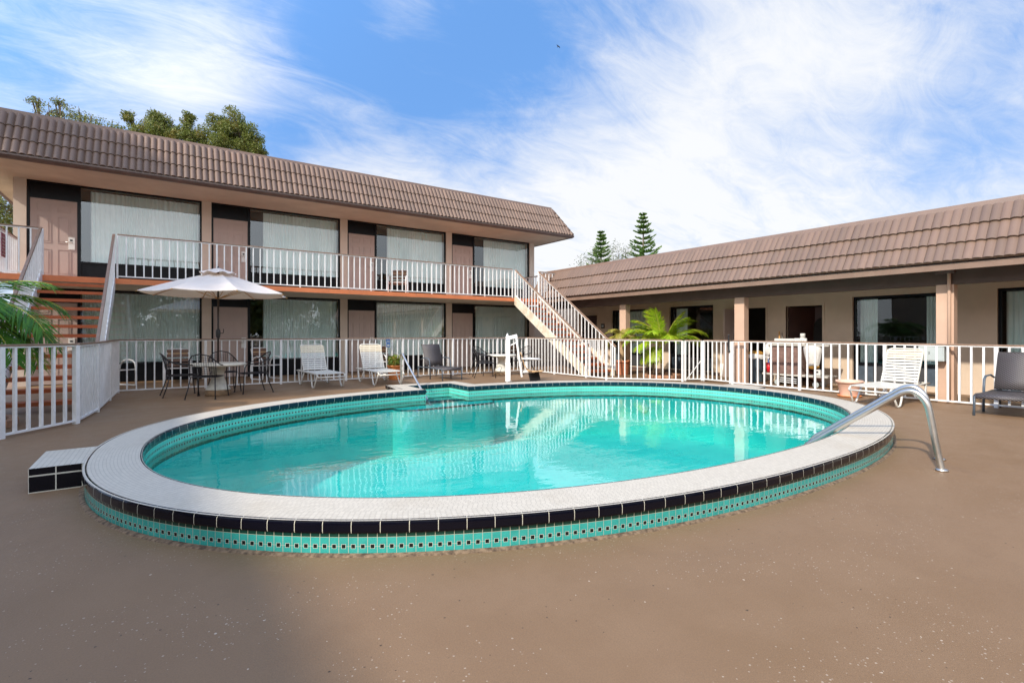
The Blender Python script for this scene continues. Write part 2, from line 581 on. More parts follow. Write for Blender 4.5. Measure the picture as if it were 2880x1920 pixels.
M['curtain'] = mk_curtain()


def mk_leaf(name, c1, c2, c3=None, transl=0.35, rough=0.45):
    m, t, b = newmat(name)
    g = t.node('ShaderNodeNewGeometry')
    c = t.mix(g.outputs['Random Per Island'], c1, c2)
    if c3:
        n = t.noise(obj_co(t), 2.5, 3, 0.6)
        c = t.mix(t.smooth(n, 0.5, 0.7, 0, 0.7), c, c3)
    t.put(b.inputs['Base Color'], c)
    b.inputs['Roughness'].default_value = rough
    tl = t.node('ShaderNodeBsdfTranslucent')
    t.put(tl.inputs[0], c)
    ms = t.node('ShaderNodeMixShader')
    ms.inputs[0].default_value = transl
    t.l.new(b.outputs[0], ms.inputs[1])
    t.l.new(tl.outputs[0], ms.inputs[2])
    t.l.new(ms.outputs[0], t.n['Material Output'].inputs[0])
    return m


M['oak_leaf'] = mk_leaf('oak_leaves', (0.10, 0.14, 0.025), (0.23, 0.25, 0.055), (0.30, 0.21, 0.05))
M['pine_leaf'] = mk_leaf('norfolk_needles', (0.08, 0.18, 0.035), (0.20, 0.32, 0.07))
M['thin_leaf'] = mk_leaf('sparse_twig_leaves', (0.12, 0.15, 0.09), (0.24, 0.26, 0.16))
M['palm_bright'] = mk_leaf('bright_palm_leaflets', (0.20, 0.38, 0.015), (0.44, 0.58, 0.03), (0.60, 0.55, 0.04))
M['palm_dark'] = mk_leaf('green_palm_leaflets', (0.03, 0.13, 0.008), (0.10, 0.26, 0.015), (0.36, 0.42, 0.03), 0.25, 0.6)
M['palm_yellow'] = mk_leaf('yellowing_palm_leaflets', (0.30, 0.32, 0.05), (0.50, 0.42, 0.08))
M['shrub_leaf'] = mk_leaf('potted_shrub_leaves', (0.12, 0.22, 0.03), (0.30, 0.34, 0.05), (0.40, 0.16, 0.03))


def mk_canvas():
    m, t, b = newmat('faded_umbrella_canvas')
    co = obj_co(t)
    n = t.noise(co, 2.5, 4, 0.6)
    c = t.mix(t.smooth(n, 0.3, 0.7), (0.76, 0.69, 0.64), (0.86, 0.79, 0.73))
    t.put(b.inputs['Base Color'], c)
    b.inputs['Roughness'].default_value = 0.9
    tl = t.node('ShaderNodeBsdfTranslucent')
    tl.inputs[0].default_value = (0.80, 0.50, 0.28, 1)
    ms = t.node('ShaderNodeMixShader')
    ms.inputs[0].default_value = 0.22
    t.l.new(b.outputs[0], ms.inputs[1])
    t.l.new(tl.outputs[0], ms.inputs[2])
    t.l.new(ms.outputs[0], t.n['Material Output'].inputs[0])
    return m


M['canvas'] = mk_canvas()


def mk_wicker():
    m, t, b = newmat('dark_woven_sling')
    u, v = uvs(t)
    a = t.m('SINE', t.m('MULTIPLY', u, 2 * PI / 0.044))
    c_ = t.m('SINE', t.m('MULTIPLY', v, 2 * PI / 0.034))
    wv = t.m('MULTIPLY', a, c_)
    c = t.mix(t.smooth(wv, -0.3, 0.6), (0.012, 0.010, 0.012), (0.17, 0.15, 0.15))
    t.put(b.inputs['Base Color'], c)
    b.inputs['Roughness'].default_value = 0.5
    bump(t, b, wv, 0.5, 0.004)
    return m


M['wicker'] = mk_wicker()


def mk_steel():
    m, t, b = newmat('stainless_tube')
    b.inputs['Base Color'].default_value = (0.60, 0.57, 0.53, 1)
    b.inputs['Metallic'].default_value = 1.0
    t.put(b.inputs['Roughness'], t.smooth(t.noise(obj_co(t), 4, 3, 0.5), 0.3, 0.7, 0.30, 0.42))
    return m


M['steel'] = mk_steel()


def mk_grille():
    m, t, b = newmat('air_conditioner_grille')
    s = t.node('ShaderNodeSeparateXYZ')
    t.put(s.inputs[0], obj_co(t))
    a = t.m('LESS_THAN', t.m('FRACT', t.m('DIVIDE', s.outputs[2], 0.022)), 0.45)
    t.put(b.inputs['Base Color'], t.mix(a, (0.085, 0.085, 0.09), (0.015, 0.015, 0.017)))
    b.inputs['Roughness'].default_value = 0.5
    return m


M['grille'] = mk_grille()


# ------------------------------------------------------------------ mesh builder
class MB:
    def __init__(self):
        self.v = []
        self.f = []
        self.sm = []
        self.uv = {}

    def quad(self, pts, smooth=False, uv=None):
        i = len(self.v)
        self.v += [tuple(p) for p in pts]
        self.f.append(tuple(range(i, i + len(pts))))
        self.sm.append(smooth)
        if uv:
            self.uv[len(self.f) - 1] = uv
        return self

    def box(self, x0, x1, y0, y1, z0, z1):
        return self.obox([(x0, y0, z0), (x1, y0, z0), (x1, y1, z0), (x0, y1, z0),
                          (x0, y0, z1), (x1, y0, z1), (x1, y1, z1), (x0, y1, z1)])

    def obox(self, p):
        i = len(self.v)
        self.v += [tuple(q) for q in p]
        for f in ((3, 2, 1, 0), (4, 5, 6, 7), (0, 1, 5, 4), (1, 2, 6, 5), (2, 3, 7, 6), (3, 0, 4, 7)):
            self.f.append(tuple(i + k for k in f))
            self.sm.append(False)
        return self

    def bar(self, a, b, w, h, up=(0, 0, 1)):
        """rectangular bar from a to b; w sideways, h along up"""
        a, b = Vector(a), Vector(b)
        d = (b - a).normalized()
        s = d.cross(Vector(up))
        s = s.normalized() if s.length > 1e-6 else Vector((1, 0, 0))
        u = s.cross(d).normalized()
        s = s * (w / 2)
        u = u * (h / 2)
        return self.obox([a - s - u, a + s - u, b + s - u, b - s - u, a - s + u, a + s + u, b + s + u, b - s + u])

    def tube(self, pts, r, n=8, closed=False, caps=True, flat=1.0):
        pts = [Vector(p) for p in pts]
        rs = r if isinstance(r, (list, tuple)) else [r] * len(pts)
        i0 = len(self.v)
        N = len(pts)
        prev = None
        for k, p in enumerate(pts):
            if closed:
                d = pts[(k + 1) % N] - pts[k - 1]
            else:
                d = pts[min(k + 1, N - 1)] - pts[max(k - 1, 0)]
            d = d.normalized() if d.length > 1e-9 else Vector((0, 0, 1))
            if prev is None:
                a = Vector((0, 0, 1)) if abs(d.z) < 0.9 else Vector((0, 1, 0))
                s = d.cross(a).normalized()
            else:
                s = (prev - d * prev.dot(d))
                s = s.normalized() if s.length > 1e-6 else d.cross(Vector((1, 0, 0))).normalized()
            prev = s
            u = s.cross(d)
            for j in range(n):
                a = 2 * PI * j / n
                self.v.append(tuple(p + s * math.cos(a) * rs[k] + u * math.sin(a) * rs[k] * flat))
        for k in range(N if closed else N - 1):
            k2 = (k + 1) % N
            for j in range(n):
                j2 = (j + 1) % n
                self.f.append((i0 + k * n + j, i0 + k * n + j2, i0 + k2 * n + j2, i0 + k2 * n + j))
                self.sm.append(True)
        if caps and not closed:
            self.f.append(tuple(i0 + j for j in range(n))[::-1])
            self.f.append(tuple(i0 + (N - 1) * n + j for j in range(n)))
            self.sm += [False, False]
        return self

    def lathe(self, prof, c=(0, 0, 0), n=24, smooth=True, cap=True):
        i0 = len(self.v)
        for r, z in prof:
            for j in range(n):
                a = 2 * PI * j / n
                self.v.append((c[0] + r * math.cos(a), c[1] + r * math.sin(a), c[2] + z))
        for k in range(len(prof) - 1):
            for j in range(n):
                j2 = (j + 1) % n
                self.f.append((i0 + k * n + j, i0 + k * n + j2, i0 + (k + 1) * n + j2, i0 + (k + 1) * n + j))
                self.sm.append(smooth)
        if cap:
            self.f.append(tuple(i0 + j for j in range(n))[::-1])
            k = len(prof) - 1
            self.f.append(tuple(i0 + k * n + j for j in range(n)))
            self.sm += [False, False]
        return self

    def build(self, name, mat, parent=None, loc=(0, 0, 0), smooth_all=False, bevel=0.0):
        me = bpy.data.meshes.new(name)
        me.from_pydata(self.v, [], self.f)
        me.polygons.foreach_set('use_smooth', [smooth_all or s for s in self.sm])
        if self.uv:
            ul = me.uv_layers.new(name='uv')
            for fi, uu in self.uv.items():
                p = me.polygons[fi]
                for li, q in zip(p.loop_indices, uu):
                    ul.data[li].uv = q
        me.materials.append(M[mat] if isinstance(mat, str) else mat)
        me.update()
        o = bpy.data.objects.new(name, me)
        COL.objects.link(o)
        o.location = loc
        if parent:
            o.parent = parent
        if bevel:
            b = o.modifiers.new('bevel', 'BEVEL')
            b.width = bevel
            b.segments = 2
            b.limit_method = 'ANGLE'
        return o


def tag(o, label=None, cat=None, group=None, kind=None):
    if label:
        o['label'] = label
    if cat:
        o['category'] = cat
    if group:
        o['group'] = group
    if kind:
        o['kind'] = kind
    return o


def thing(name, label, cat, loc=(0, 0, 0), rz=0.0, group=None):
    o = bpy.data.objects.new(name, None)
    COL.objects.link(o)
    o.empty_display_size = 0.2
    o.location = loc
    o.rotation_euler = (0, 0, rz)
    return tag(o, label, cat, group)


def dup(root, loc, rz, label=None):
    r = root.copy()
    COL.objects.link(r)
    r.location = loc
    r.rotation_euler = (0, 0, rz)
    if label:
        r['label'] = label

    def rec(src, dst):
        for ch in [c for c in bpy.data.objects if c.parent == src]:
            c = ch.copy()
            COL.objects.link(c)
            c.parent = dst
            rec(ch, c)
    rec(root, r)
    return r


# ------------------------------------------------------------------ pool outlines
PC = Vector((4.57, 5.64))


def sup(a, b, t, n=2.25):
    c, s = math.cos(t), math.sin(t)
    return Vector((PC.x + a * math.copysign(abs(c) ** (2 / n), c), PC.y + b * math.copysign(abs(s) ** (2 / n), s)))


IA, IB, OA, OB = 4.73, 3.25, 5.12, 3.67
AL_I = (4.13, 5.07, 9.72)      # alcove, water side: x0, x1, y back
AL_O = (3.80, 5.42, 10.13)     # alcove, outside
ZT = 0.20
NS = 260


def dense(a, b):
    """evenly spaced outline of the super-ellipse, anticlockwise"""
    raw = [sup(a, b, 2 * PI * i / 4000) for i in range(4001)]
    L = [0]
    for i in range(4000):
        L.append(L[-1] + (raw[i + 1] - raw[i]).length)
    res, j = [], 0
    for k in range(NS):
        s = L[-1] * k / NS
        while L[j + 1] < s:
            j += 1
        f = (s - L[j]) / (L[j + 1] - L[j])
        res.append(raw[j].lerp(raw[j + 1], f))
    return res


def with_alcove(pts, x0, x1, yb):
    """cut the far side of an outline open and add the rectangular bay"""
    keep = [p for p in pts if not (p.y > PC.y and x0 < p.x < x1)]
    # rotate so that the list starts just left of the bay
    k = max(range(len(keep)), key=lambda i: (keep[i] - keep[i - 1]).length)
    keep = keep[k:] + keep[:k]

    def ycross(x):
        best = min((p for p in pts if p.y > PC.y), key=lambda p: abs(p.x - x))
        return best.y
    a = [Vector((x0, ycross(x0)))]
    z = [Vector((x1, ycross(x1))), Vector((x1, yb)), Vector((x0, yb))]
    return a + keep + z     # x0 corner -> round anticlockwise -> x1 corner -> back wall


in_e, out_e = dense(IA, IB), dense(OA, OB)
IN = with_alcove(in_e, *AL_I)
OUT = with_alcove(out_e, *AL_O)


def wall_strip(mb, pts, profile, flip=False):
    """extrude an offset/height profile round an outline with arc-length uv"""
    n = len(pts)
    nor = []
    for i in range(n):
        a = (pts[i] - pts[i - 1]).normalized()
        b = (pts[(i + 1) % n] - pts[i]).normalized()
        na, nb = Vector((a.y, -a.x)), Vector((b.y, -b.x))
        m_ = (na + nb).normalized()
        nor.append(m_ / max(0.5, m_.dot(na)))
    s = 0
    for i in range(n):
        j = (i + 1) % n
        L = (pts[j] - pts[i]).length
        for (o0, z0), (o1, z1) in zip(profile, profile[1:]):
            A = pts[i] + nor[i] * o0
            B = pts[j] + nor[j] * o0
            C = pts[j] + nor[j] * o1
            D = pts[i] + nor[i] * o1
            q = [(A.x, A.y, z0), (B.x, B.y, z0), (C.x, C.y, z1), (D.x, D.y, z1)]
            u = [(s, z0), (s + L, z0), (s + L, z1), (s, z1)]
            if flip:
                q, u = q[::-1], u[::-1]
            mb.quad(q, L < 0.3, u)
        s += L
    return mb


# ------------------------------------------------------------------ ground
g = MB()
gout = []
for p in OUT:
    d = p - PC
    gout.append(PC + d.normalized() * 260)
inset = [PC + (p - PC) * 0.985 for p in OUT]
n = len(OUT)
rings = [0.0, 0.004, 0.02, 0.08, 0.3, 1.0]
for i in range(n):
    j = (i + 1) % n
    for a, b in zip(rings, rings[1:]):
        q = [inset[i].lerp(gout[i], a), inset[i].lerp(gout[i], b), inset[j].lerp(gout[j], b), inset[j].lerp(gout[j], a)]
        g.quad([(p.x, p.y, 0) for p in q])
deck = g.build('pool_deck', 'deck')
tag(deck, kind='structure')

# ------------------------------------------------------------------ pool
pool = thing('swimming_pool', 'oval raised swimming pool with white mosaic rim and teal tiled wall', 'pool', (PC.x, PC.y, 0))
PL = (-PC.x, -PC.y, 0)
mb = MB()
# rim: quads between the two outlines where both are the oval
tot = 0
for i in range(NS):
    j = (i + 1) % NS
    a, b, c, d = in_e[i], out_e[i], out_e[j], in_e[j]
    L = ((c - b).length + (d - a).length) / 2
    mid = (a + b + c + d) / 4
    if not (mid.y > PC.y and AL_O[0] - 0.02 < mid.x < AL_O[1] + 0.02):
        mb.quad([(a.x, a.y, ZT), (b.x, b.y, ZT), (c.x, c.y, ZT), (d.x, d.y, ZT)], False,
                [(tot, 0), (tot, 0.42), (tot + L, 0.42), (tot + L, 0)])
    tot += L
mb.build('mosaic_rim', 'mosaic', pool, PL)
mb = MB()


def flat(mb, poly, z):
    tri = tessellate_polygon([[Vector((p[0], p[1], 0)) for p in poly]])
    for t_ in tri:
        q = [poly[k] for k in t_]
        ar = (q[1][0] - q[0][0]) * (q[2][1] - q[0][1]) - (q[1][1] - q[0][1]) * (q[2][0] - q[0][0])
        if ar < 0:
            q = q[::-1]
        mb.quad([(p[0], p[1], z) for p in q], False, [(p[0], p[1]) for p in q])


seg_o = [p for p in out_e if p.y > PC.y and AL_O[0] - 0.28 < p.x < AL_O[1] + 0.28]
seg_i = [p for p in in_e if p.y > PC.y and AL_O[0] - 0.28 < p.x < AL_O[1] + 0.28]
seg_o.sort(key=lambda p: p.x)
seg_i.sort(key=lambda p: p.x)
lo = [p for p in seg_o if p.x <= AL_O[0]]
li = [p for p in seg_i if p.x <= AL_I[0]]
ro = [p for p in seg_o if p.x >= AL_O[1]]
ri = [p for p in seg_i if p.x >= AL_I[1]]
ycl = min((p for p in in_e if p.y > PC.y), key=lambda p: abs(p.x - AL_I[0])).y
ycr = min((p for p in in_e if p.y > PC.y), key=lambda p: abs(p.x - AL_I[1])).y
Z2 = ZT - 0.0015
left = [(p.x, p.y) for p in lo] + [(AL_O[0], AL_O[2]), (AL_I[0], AL_O[2]), (AL_I[0], ycl)] + [(p.x, p.y) for p in reversed(li)]
right = [(AL_I[1], ycr), (AL_I[1], AL_O[2]), (AL_O[1], AL_O[2])] + [(p.x, p.y) for p in ro] + [(p.x, p.y) for p in reversed(ri)]
flat(mb, left, Z2)
flat(mb, right, Z2)
flat(mb, [(AL_I[0], AL_I[2]), (AL_I[1], AL_I[2]), (AL_I[1], AL_O[2]), (AL_I[0], AL_O[2])], Z2)
mb.build('bay_rim', 'mosaic', pool, PL)
wall_strip(MB(), OUT, [(-0.012, -0.02), (-0.012, 0.128)]).build('outer_wall', 'band', pool, PL)
wall_strip(MB(), OUT, [(-0.012, 0.128), (-0.001, 0.130), (0.003, 0.140), (0.003, 0.178), (0.0, 0.190), (-0.008, 0.198), (-0.020, 0.2015), (-0.026, 0.2005)]).build('outer_trim', 'trim', pool, PL)
wall_strip(MB(), IN, [(-0.0, -0.12), (0.0, 0.130)], True).build('inner_wall', 'band_in', pool, PL)
wall_strip(MB(), IN, [(0.004, 0.128), (-0.006, 0.131), (-0.010, 0.140), (-0.010, 0.182), (-0.004, 0.194), (0.006, 0.2012), (0.014, 0.2005)], True).build('inner_trim', 'trim_in', pool, PL)
wall_strip(MB(), OUT, [(-0.010, 0.012), (0.006, 0.009), (0.020, 0.002), (0.026, -0.004)][::-1]).build('grout_bead', plain('dirty_grout', (0.20, 0.135, 0.085), 0.95, 0.35, 30, bmp=0.8, bscale=60, col2=(0.07, 0.045, 0.03)), pool, PL)
# basin with steps in the bay
mb = MB()
n = len(IN)
for i in range(n):
    a, b = IN[i], IN[(i + 1) % n]
    mb.quad([(b.x, b.y, -0.12), (a.x, a.y, -0.12), (a.x, a.y, -0.95), (b.x, b.y, -0.95)])
tri = tessellate_polygon([[Vector((p.x, p.y, 0)) for p in IN]])
for t_ in tri:
    mb.quad([(IN[k].x, IN[k].y, -0.95) for k in t_])
mb.build('basin', 'basin', pool, PL)
x0, x1, yb = AL_I
ms_ = plain('pool_step_plaster', (0.30, 0.68, 0.58), 0.6, 0.06, 3)
M['step_edge'] = plain('dark_step_edge_tile', (0.01, 0.05, 0.06), 0.3, 0.1, 9)
for k, (ya, zt) in enumerate([(9.38, -0.02), (9.02, -0.055)]):
    st = MB().box(x0 + 0.004, x1 - 0.004, ya, yb - 0.004 - 0.002 * k, -1.3, zt).build('step', ms_, pool, PL)
    MB().box(x0 + 0.006, x1 - 0.006, ya - 0.003, ya + 0.035, zt - 0.03, zt + 0.003).build('step_edge', 'step_edge', st)
# rounded bottom platform in front of the bay
mb, me_ = MB(), MB()
cx_, ry = (x0 + x1) / 2, 1.15
cxp = 4.5
arc = [(cxp - 1.05, 8.93)] + [(cxp - 1.05 + 0.3 - 0.3 * math.cos(a), 8.75 - 0.3 * math.sin(a)) for a in [PI / 2 * k / 8 for k in range(9)]]
arc += [(cxp + 1.05 - 0.3 + 0.3 * math.sin(a), 8.75 - 0.3 * math.cos(a)) for a in [PI / 2 * k / 8 for k in range(9)]] + [(cxp + 1.05, 8.93)]
flat(mb, arc, -0.10)
for (a0, b0), (a1, b1) in zip(arc, arc[1:]):
    mb.quad([(a0, b0, -0.96), (a1, b1, -0.96), (a1, b1, -0.10), (a0, b0, -0.10)])
    me_.quad([(a0, b0, -0.125), (a1, b1, -0.125), (a1, b1, -0.097), (a0, b0, -0.097)])
    k0, k1 = 0.985, 0.985
    me_.quad([(a0, b0, -0.097), (a1, b1, -0.097), (cxp + (a1 - cxp) * k1, 9 + (b1 - 9) * 0.95, -0.097), (cxp + (a0 - cxp) * k0, 9 + (b0 - 9) * 0.95, -0.097)])
# keep only the piece inside the pool
st = mb.build('step', 'basin', pool, PL)
me_.build('step_edge', 'step_edge', st)
# small round light in the wall
MB().lathe([(0.09, 0), (0.10, 0.01), (0.09, 0.02)], (0, 0, 0), 20).build('pool_light', 'metal_plate', pool, (sup(IA, IB, 0.55).x - PC.x - 0.03, sup(IA, IB, 0.55).y - PC.y - 0.03, -0.35)).rotation_euler = (R(90), 0, R(-40))

# water
mb = MB()
tri = tessellate_polygon([[Vector((p.x, p.y, 0)) for p in IN]])
for t_ in tri:
    q = [IN[k] for k in t_]
    ar = (q[1].x - q[0].x) * (q[2].y - q[0].y) - (q[1].y - q[0].y) * (q[2].x - q[0].x)
    if ar < 0:
        q = q[::-1]
    mb.quad([(p.x, p.y, 0.012) for p in q])
tag(mb.build('water', 'water'), kind='structure')


# little tiled step blocks at both ends of the pool
def step_block(sgn, label):
    xe = PC.x + sgn * (OA + 0.001)
    t = thing('pool_step_block', label, 'step', (xe, 5.84, 0), 0, 'tiled step blocks at the ends of the pool')
    xo = sgn * 0.335
    a, b = sorted((xo, -sgn * 0.03))
    mb = MB()
    y0, y1 = -0.37, 0.37
    if sgn > 0:
        a = 0.0
    else:
        b = 0.0
    L = b - a
    mb.quad([(a, y0, 0), (b, y0, 0), (b, y0, .193), (a, y0, .193)], False, [(0, 0), (L, 0), (L, .193), (0, .193)])
    mb.quad([(b, y1, 0), (a, y1, 0), (a, y1, .193), (b, y1, .193)], False, [(0, 0), (L, 0), (L, .193), (0, .193)])
    mb.quad([(a, y1, 0), (a, y0, 0), (a, y0, .193), (a, y1, .193)], False, [(0, 0), (.74, 0), (.74, .193), (0, .193)])
    mb.quad([(b, y0, 0), (b, y1, 0), (b, y1, .193), (b, y0, .193)], False, [(0, 0), (.74, 0), (.74, .193), (0, .193)])
    mb.build('side_tiles', 'bigtile', t)
    mb = MB()
    aa, bb = (a, b + 0.12) if sgn < 0 else (a - 0.12, b)
    mb.quad([(aa, y0, .1962), (bb, y0, .1962), (bb, y1, .1962), (aa, y1, .1962)], False, [(0, 0), (0, L), (.74, L), (.74, 0)])
    mb.build('top_mosaic', 'mosaic', t)
    return t


step_block(-1, 'low black tiled step with white mosaic top at the near left end of the pool')
step_block(1, 'white topped step block at the far right end of the pool beside the fence')


# ------------------------------------------------------------------ stainless handrails
def rail_profile(pts, x):
    """smooth curve through (y, z) points"""
    P_ = [Vector((x, a, b)) for a, b in pts]
    out_ = []
    for i in range(len(P_) - 1):
        p0, p1, p2, p3 = P_[max(i - 1, 0)], P_[i], P_[i + 1], P_[min(i + 2, len(P_) - 1)]
        for k in range(8):
            t_ = k / 8
            out_.append(0.5 * ((2 * p1) + (p2 - p0) * t_ + (2 * p0 - 5 * p1 + 4 * p2 - p3) * t_ ** 2 + (3 * p1 - p0 - 3 * p2 + p3) * t_ ** 3))
    out_.append(P_[-1])
    return out_


prof = [(0, 0), (0.05, 0.28), (0.095, 0.55), (0.14, 0.655), (0.21, 0.71), (0.29, 0.70), (0.38, 0.64), (0.67, 0.42), (1.05, 0.13), (1.22, -0.02), (1.32, -0.30), (1.34, -0.9)]
for i, (bx, by, lab) in enumerate([(5.93, 1.575, 'nearer stainless steel pool handrail arching over the right rim'),
                                   (6.43, 1.725, 'farther stainless steel pool handrail, behind the one nearest the camera')]):
    t = thing('pool_handrail', lab, 'handrail', (bx, by, 0), 0, 'stainless handrails at the near right rim')
    MB().tube(rail_profile(prof, 0), 0.029, 14).build('tube', 'steel', t)
    MB().lathe([(0.05, 0), (0.052, 0.012), (0.032, 0.022)], (0, 0, 0.001), 20).build('flange', 'steel', t)
t = thing('pool_handrail', 'thin steel handrail slanting into the water at the far bay steps', 'handrail', (4.2, 10.28, 0))
MB().tube(rail_profile([(0, 0), (0.0, 0.4), (0.0, 0.70), (-0.03, 0.80), (-0.09, 0.83), (-0.17, 0.77), (-0.5, 0.53), (-1.0, 0.19), (-1.5, -0.13), (-1.6, -0.3)], 0), 0.022, 12).build('tube', 'steel', t)
MB().lathe([(0.045, 0), (0.045, 0.012), (0.026, 0.02)], (0, 0, 0.001), 16).build('flange', 'steel', t)


# ------------------------------------------------------------------ railings
def railing(pts, parent=None, pitch=0.163, zb=0.045, every=10, post_w=0.05, ends=(True, True), sq=0.026, panel='pickets', phase=0.5):
    """pts: (x, y, z floor, z top). adds handrail, channel, bottom rail, pickets, posts under parent"""
    hr, ch, br, pk = MB(), MB(), MB(), MB()
    posts = []
    for (xa, ya, fa, ta), (xb, yb_, fb, tb) in zip(pts, pts[1:]):
        A, B = Vector((xa, ya, 0)), Vector((xb, yb_, 0))
        L = (B - A).length
        d = (B - A).normalized()
        hr.bar((xa, ya, ta - 0.014), (xb, yb_, tb - 0.014), 0.055, 0.028)
        ch.bar((xa, ya, ta - 0.037), (xb, yb_, tb - 0.037), 0.036, 0.018)
        br.bar((xa, ya, fa + zb), (xb, yb_, fb + zb), 0.032, 0.026)
        nn = max(1, round(L / pitch))
        for k in range(nn + 1):
            f = k / nn
            p = A.lerp(B, f)
            fl_, tp = fa + (fb - fa) * f, ta + (tb - ta) * f
            if k == 0 or k == nn or (k % every == 0 and nn - k > 3):
                if k == nn and (xb, yb_) != (pts[-1][0], pts[-1][1]):
                    continue
                posts.append((p.x, p.y, fl_, tp, d))
            else:
                o_ = d * (sq / 2)
                s_ = Vector((-d.y, d.x, 0)) * (sq / 2)
                z0_, z1_ = fl_ + zb + 0.008, tp - 0.03
                pk.obox([(*(p - o_ - s_).xy, z0_), (*(p + o_ - s_).xy, z0_), (*(p + o_ + s_).xy, z0_), (*(p - o_ + s_).xy, z0_),
                         (*(p - o_ - s_).xy, z1_), (*(p + o_ - s_).xy, z1_), (*(p + o_ + s_).xy, z1_), (*(p - o_ + s_).xy, z1_)])
    hr.build('handrail', 'brown_rail', parent, bevel=0.006)
    ch.build('top_channel', 'white_paint', parent)
    br.build('bottom_rail', 'white_paint', parent)
    pk.build(panel, 'white_paint', parent)
    for x, y, f, t_, d in posts:
        h = post_w / 2
        o_ = d * h
        s_ = Vector((-d.y, d.x, 0)) * h
        p = Vector((x, y, 0))
        mb = MB().obox([(*(p - o_ - s_).xy, f), (*(p + o_ - s_).xy, f), (*(p + o_ + s_).xy, f), (*(p - o_ + s_).xy, f),
                        (*(p - o_ - s_).xy, t_ - 0.029), (*(p + o_ - s_).xy, t_ - 0.029), (*(p + o_ + s_).xy, t_ - 0.029), (*(p - o_ + s_).xy, t_ - 0.029)])
        mb.build('post', 'white_paint', parent)


FG = 'white picket fence runs round the pool'
f = thing('pool_fence', 'white picket fence run at the near left in front of the stair foot', 'fence', (0, 0, 0), 0, FG)
railing([(-3.6, 6.3, 0, 1.135), (-1.62, 8.5, 0, 1.14), (-1.02, 9.35, 0, 1.135)], f, sq=0.032, post_w=0.06)
f = thing('pool_fence', 'white picket fence run seen edge on beside the left staircase', 'fence', (0, 0, 0), 0, FG)
railing([(-1.01, 9.40, 0, 1.135), (-0.885, 10.55, 0, 1.14), (-0.81, 13.69, 0, 1.15)], f, sq=0.030, post_w=0.05)
f = thing('pool_fence', 'long white picket fence run in front of the two-storey block', 'fence', (0, 0, 0), 0, FG)
railing([(-0.82, 13.75, 0, 1.15), (10.06, 13.75, 0, 1.15)], f)
f = thing('pool_fence', 'white picket fence run passing the foot of the far staircase', 'fence', (0, 0, 0), 0, FG)
railing([(10.10, 13.70, 0, 1.15), (10.04, 9.95, 0, 1.13), (11.35, 8.45, 0, 1.11)], f, every=9)
f = thing('pool_fence', 'long white picket fence run in front of the single-storey block', 'fence', (0, 0, 0), 0, FG)
railing([(11.76, 7.26, 0, 1.105), (11.76, -2.0, 0, 1.06)], f, post_w=0.055, sq=0.03)
gate = thing('pool_gate', 'white picket gate with a black latch, standing in the right fence', 'gate', (0, 0, 0))
railing([(11.40, 8.40, 0.02, 1.11), (11.80, 8.18, 0.02, 1.11)], gate, pitch=0.11, post_w=0.04)
railing([(11.82, 8.12, 0.02, 1.108), (11.77, 7.33, 0.02, 1.107)], gate, pitch=0.13, post_w=0.045)
MB().bar((11.42, 8.36, 0.07), (11.80, 8.2, 0.55), 0.015, 0.015).build('brace', 'white_paint', gate)
lt = MB()
lt.box(11.72, 11.745, 7.33, 7.37, 0.86, 1.20)
lt.lathe([(0.03, 0), (0.034, 0.03), (0.024, 0.06)], (11.735, 7.35, 0.80), 12)
lt.lathe([(0.018, 0), (0.03, 0.02), (0.018, 0.05)], (11.735, 7.35, 1.20), 12)
lt.build('latch', 'dark_plastic', gate)

# ------------------------------------------------------------------ roof tiles
WP = 0.134


def course(mb, P0, P1, inward, z0, rise, setb, t0, t1, hip0, hip1, off, amp=0.05, lap=0.020):
    """one course of barrel tiles between slope fractions t0..t1"""
    P0, P1 = Vector((*P0, 0)), Vector((*P1, 0))
    d = (P1 - P0).normalized()
    L = (P1 - P0).length
    inn = Vector((*inward, 0))
    slope = Vector((inn.x * setb, inn.y * setb, rise))
    nrm = d.cross(slope).normalized()
    if nrm.dot(-inn) < 0:
        nrm = -nrm
    nw = int(L / WP)
    rnd = random.Random(int(off * 1000) + nw)
    SEG = 9
    tt = [t0 - 0.012, t0, t0, (t0 + t1) / 2, t1 + 0.01]
    for k in range(nw + 1):
        jit = rnd.uniform(-0.0035, 0.0035)
        lift = 0.006 if (k % 7 == 0) else 0.0
        prev = None
        cols = []
        for s in range(SEG + 1):
            f = s / SEG
            x = (k + f) * WP + off
            hgt = amp * (max(0.0, math.sin(PI * min(1, f * 1.08))) ** 0.62) + jit + lift * (1 - f)
            colp = []
            for q, t_ in enumerate(tt):
                lo_, hi_ = hip0 * t_, L - hip1 * t_
                xx = min(max(x, lo_), hi_)
                taper = lap * (1 - (t_ - t0) / (t1 - t0))     # lower edge laps over the course below
                hh = hgt + 0.010 + taper
                if q == 0:
                    hh = taper * 0.3 - 0.012
                p = P0 + d * xx + slope * (t_ if q else t0 + 0.004) + nrm * hh + Vector((0, 0, z0))
                colp.append(p)
            cols.append(colp)
        i0 = len(mb.v)
        for c_ in cols:
            mb.v += [tuple(p) for p in c_]
        m_ = len(tt)
        for s in range(SEG):
            for q in (0, 2, 3):
                a = i0 + s * m_ + q
                mb.f.append((a, a + m_, a + m_ + 1, a + 1))
                mb.sm.append(q > 0)


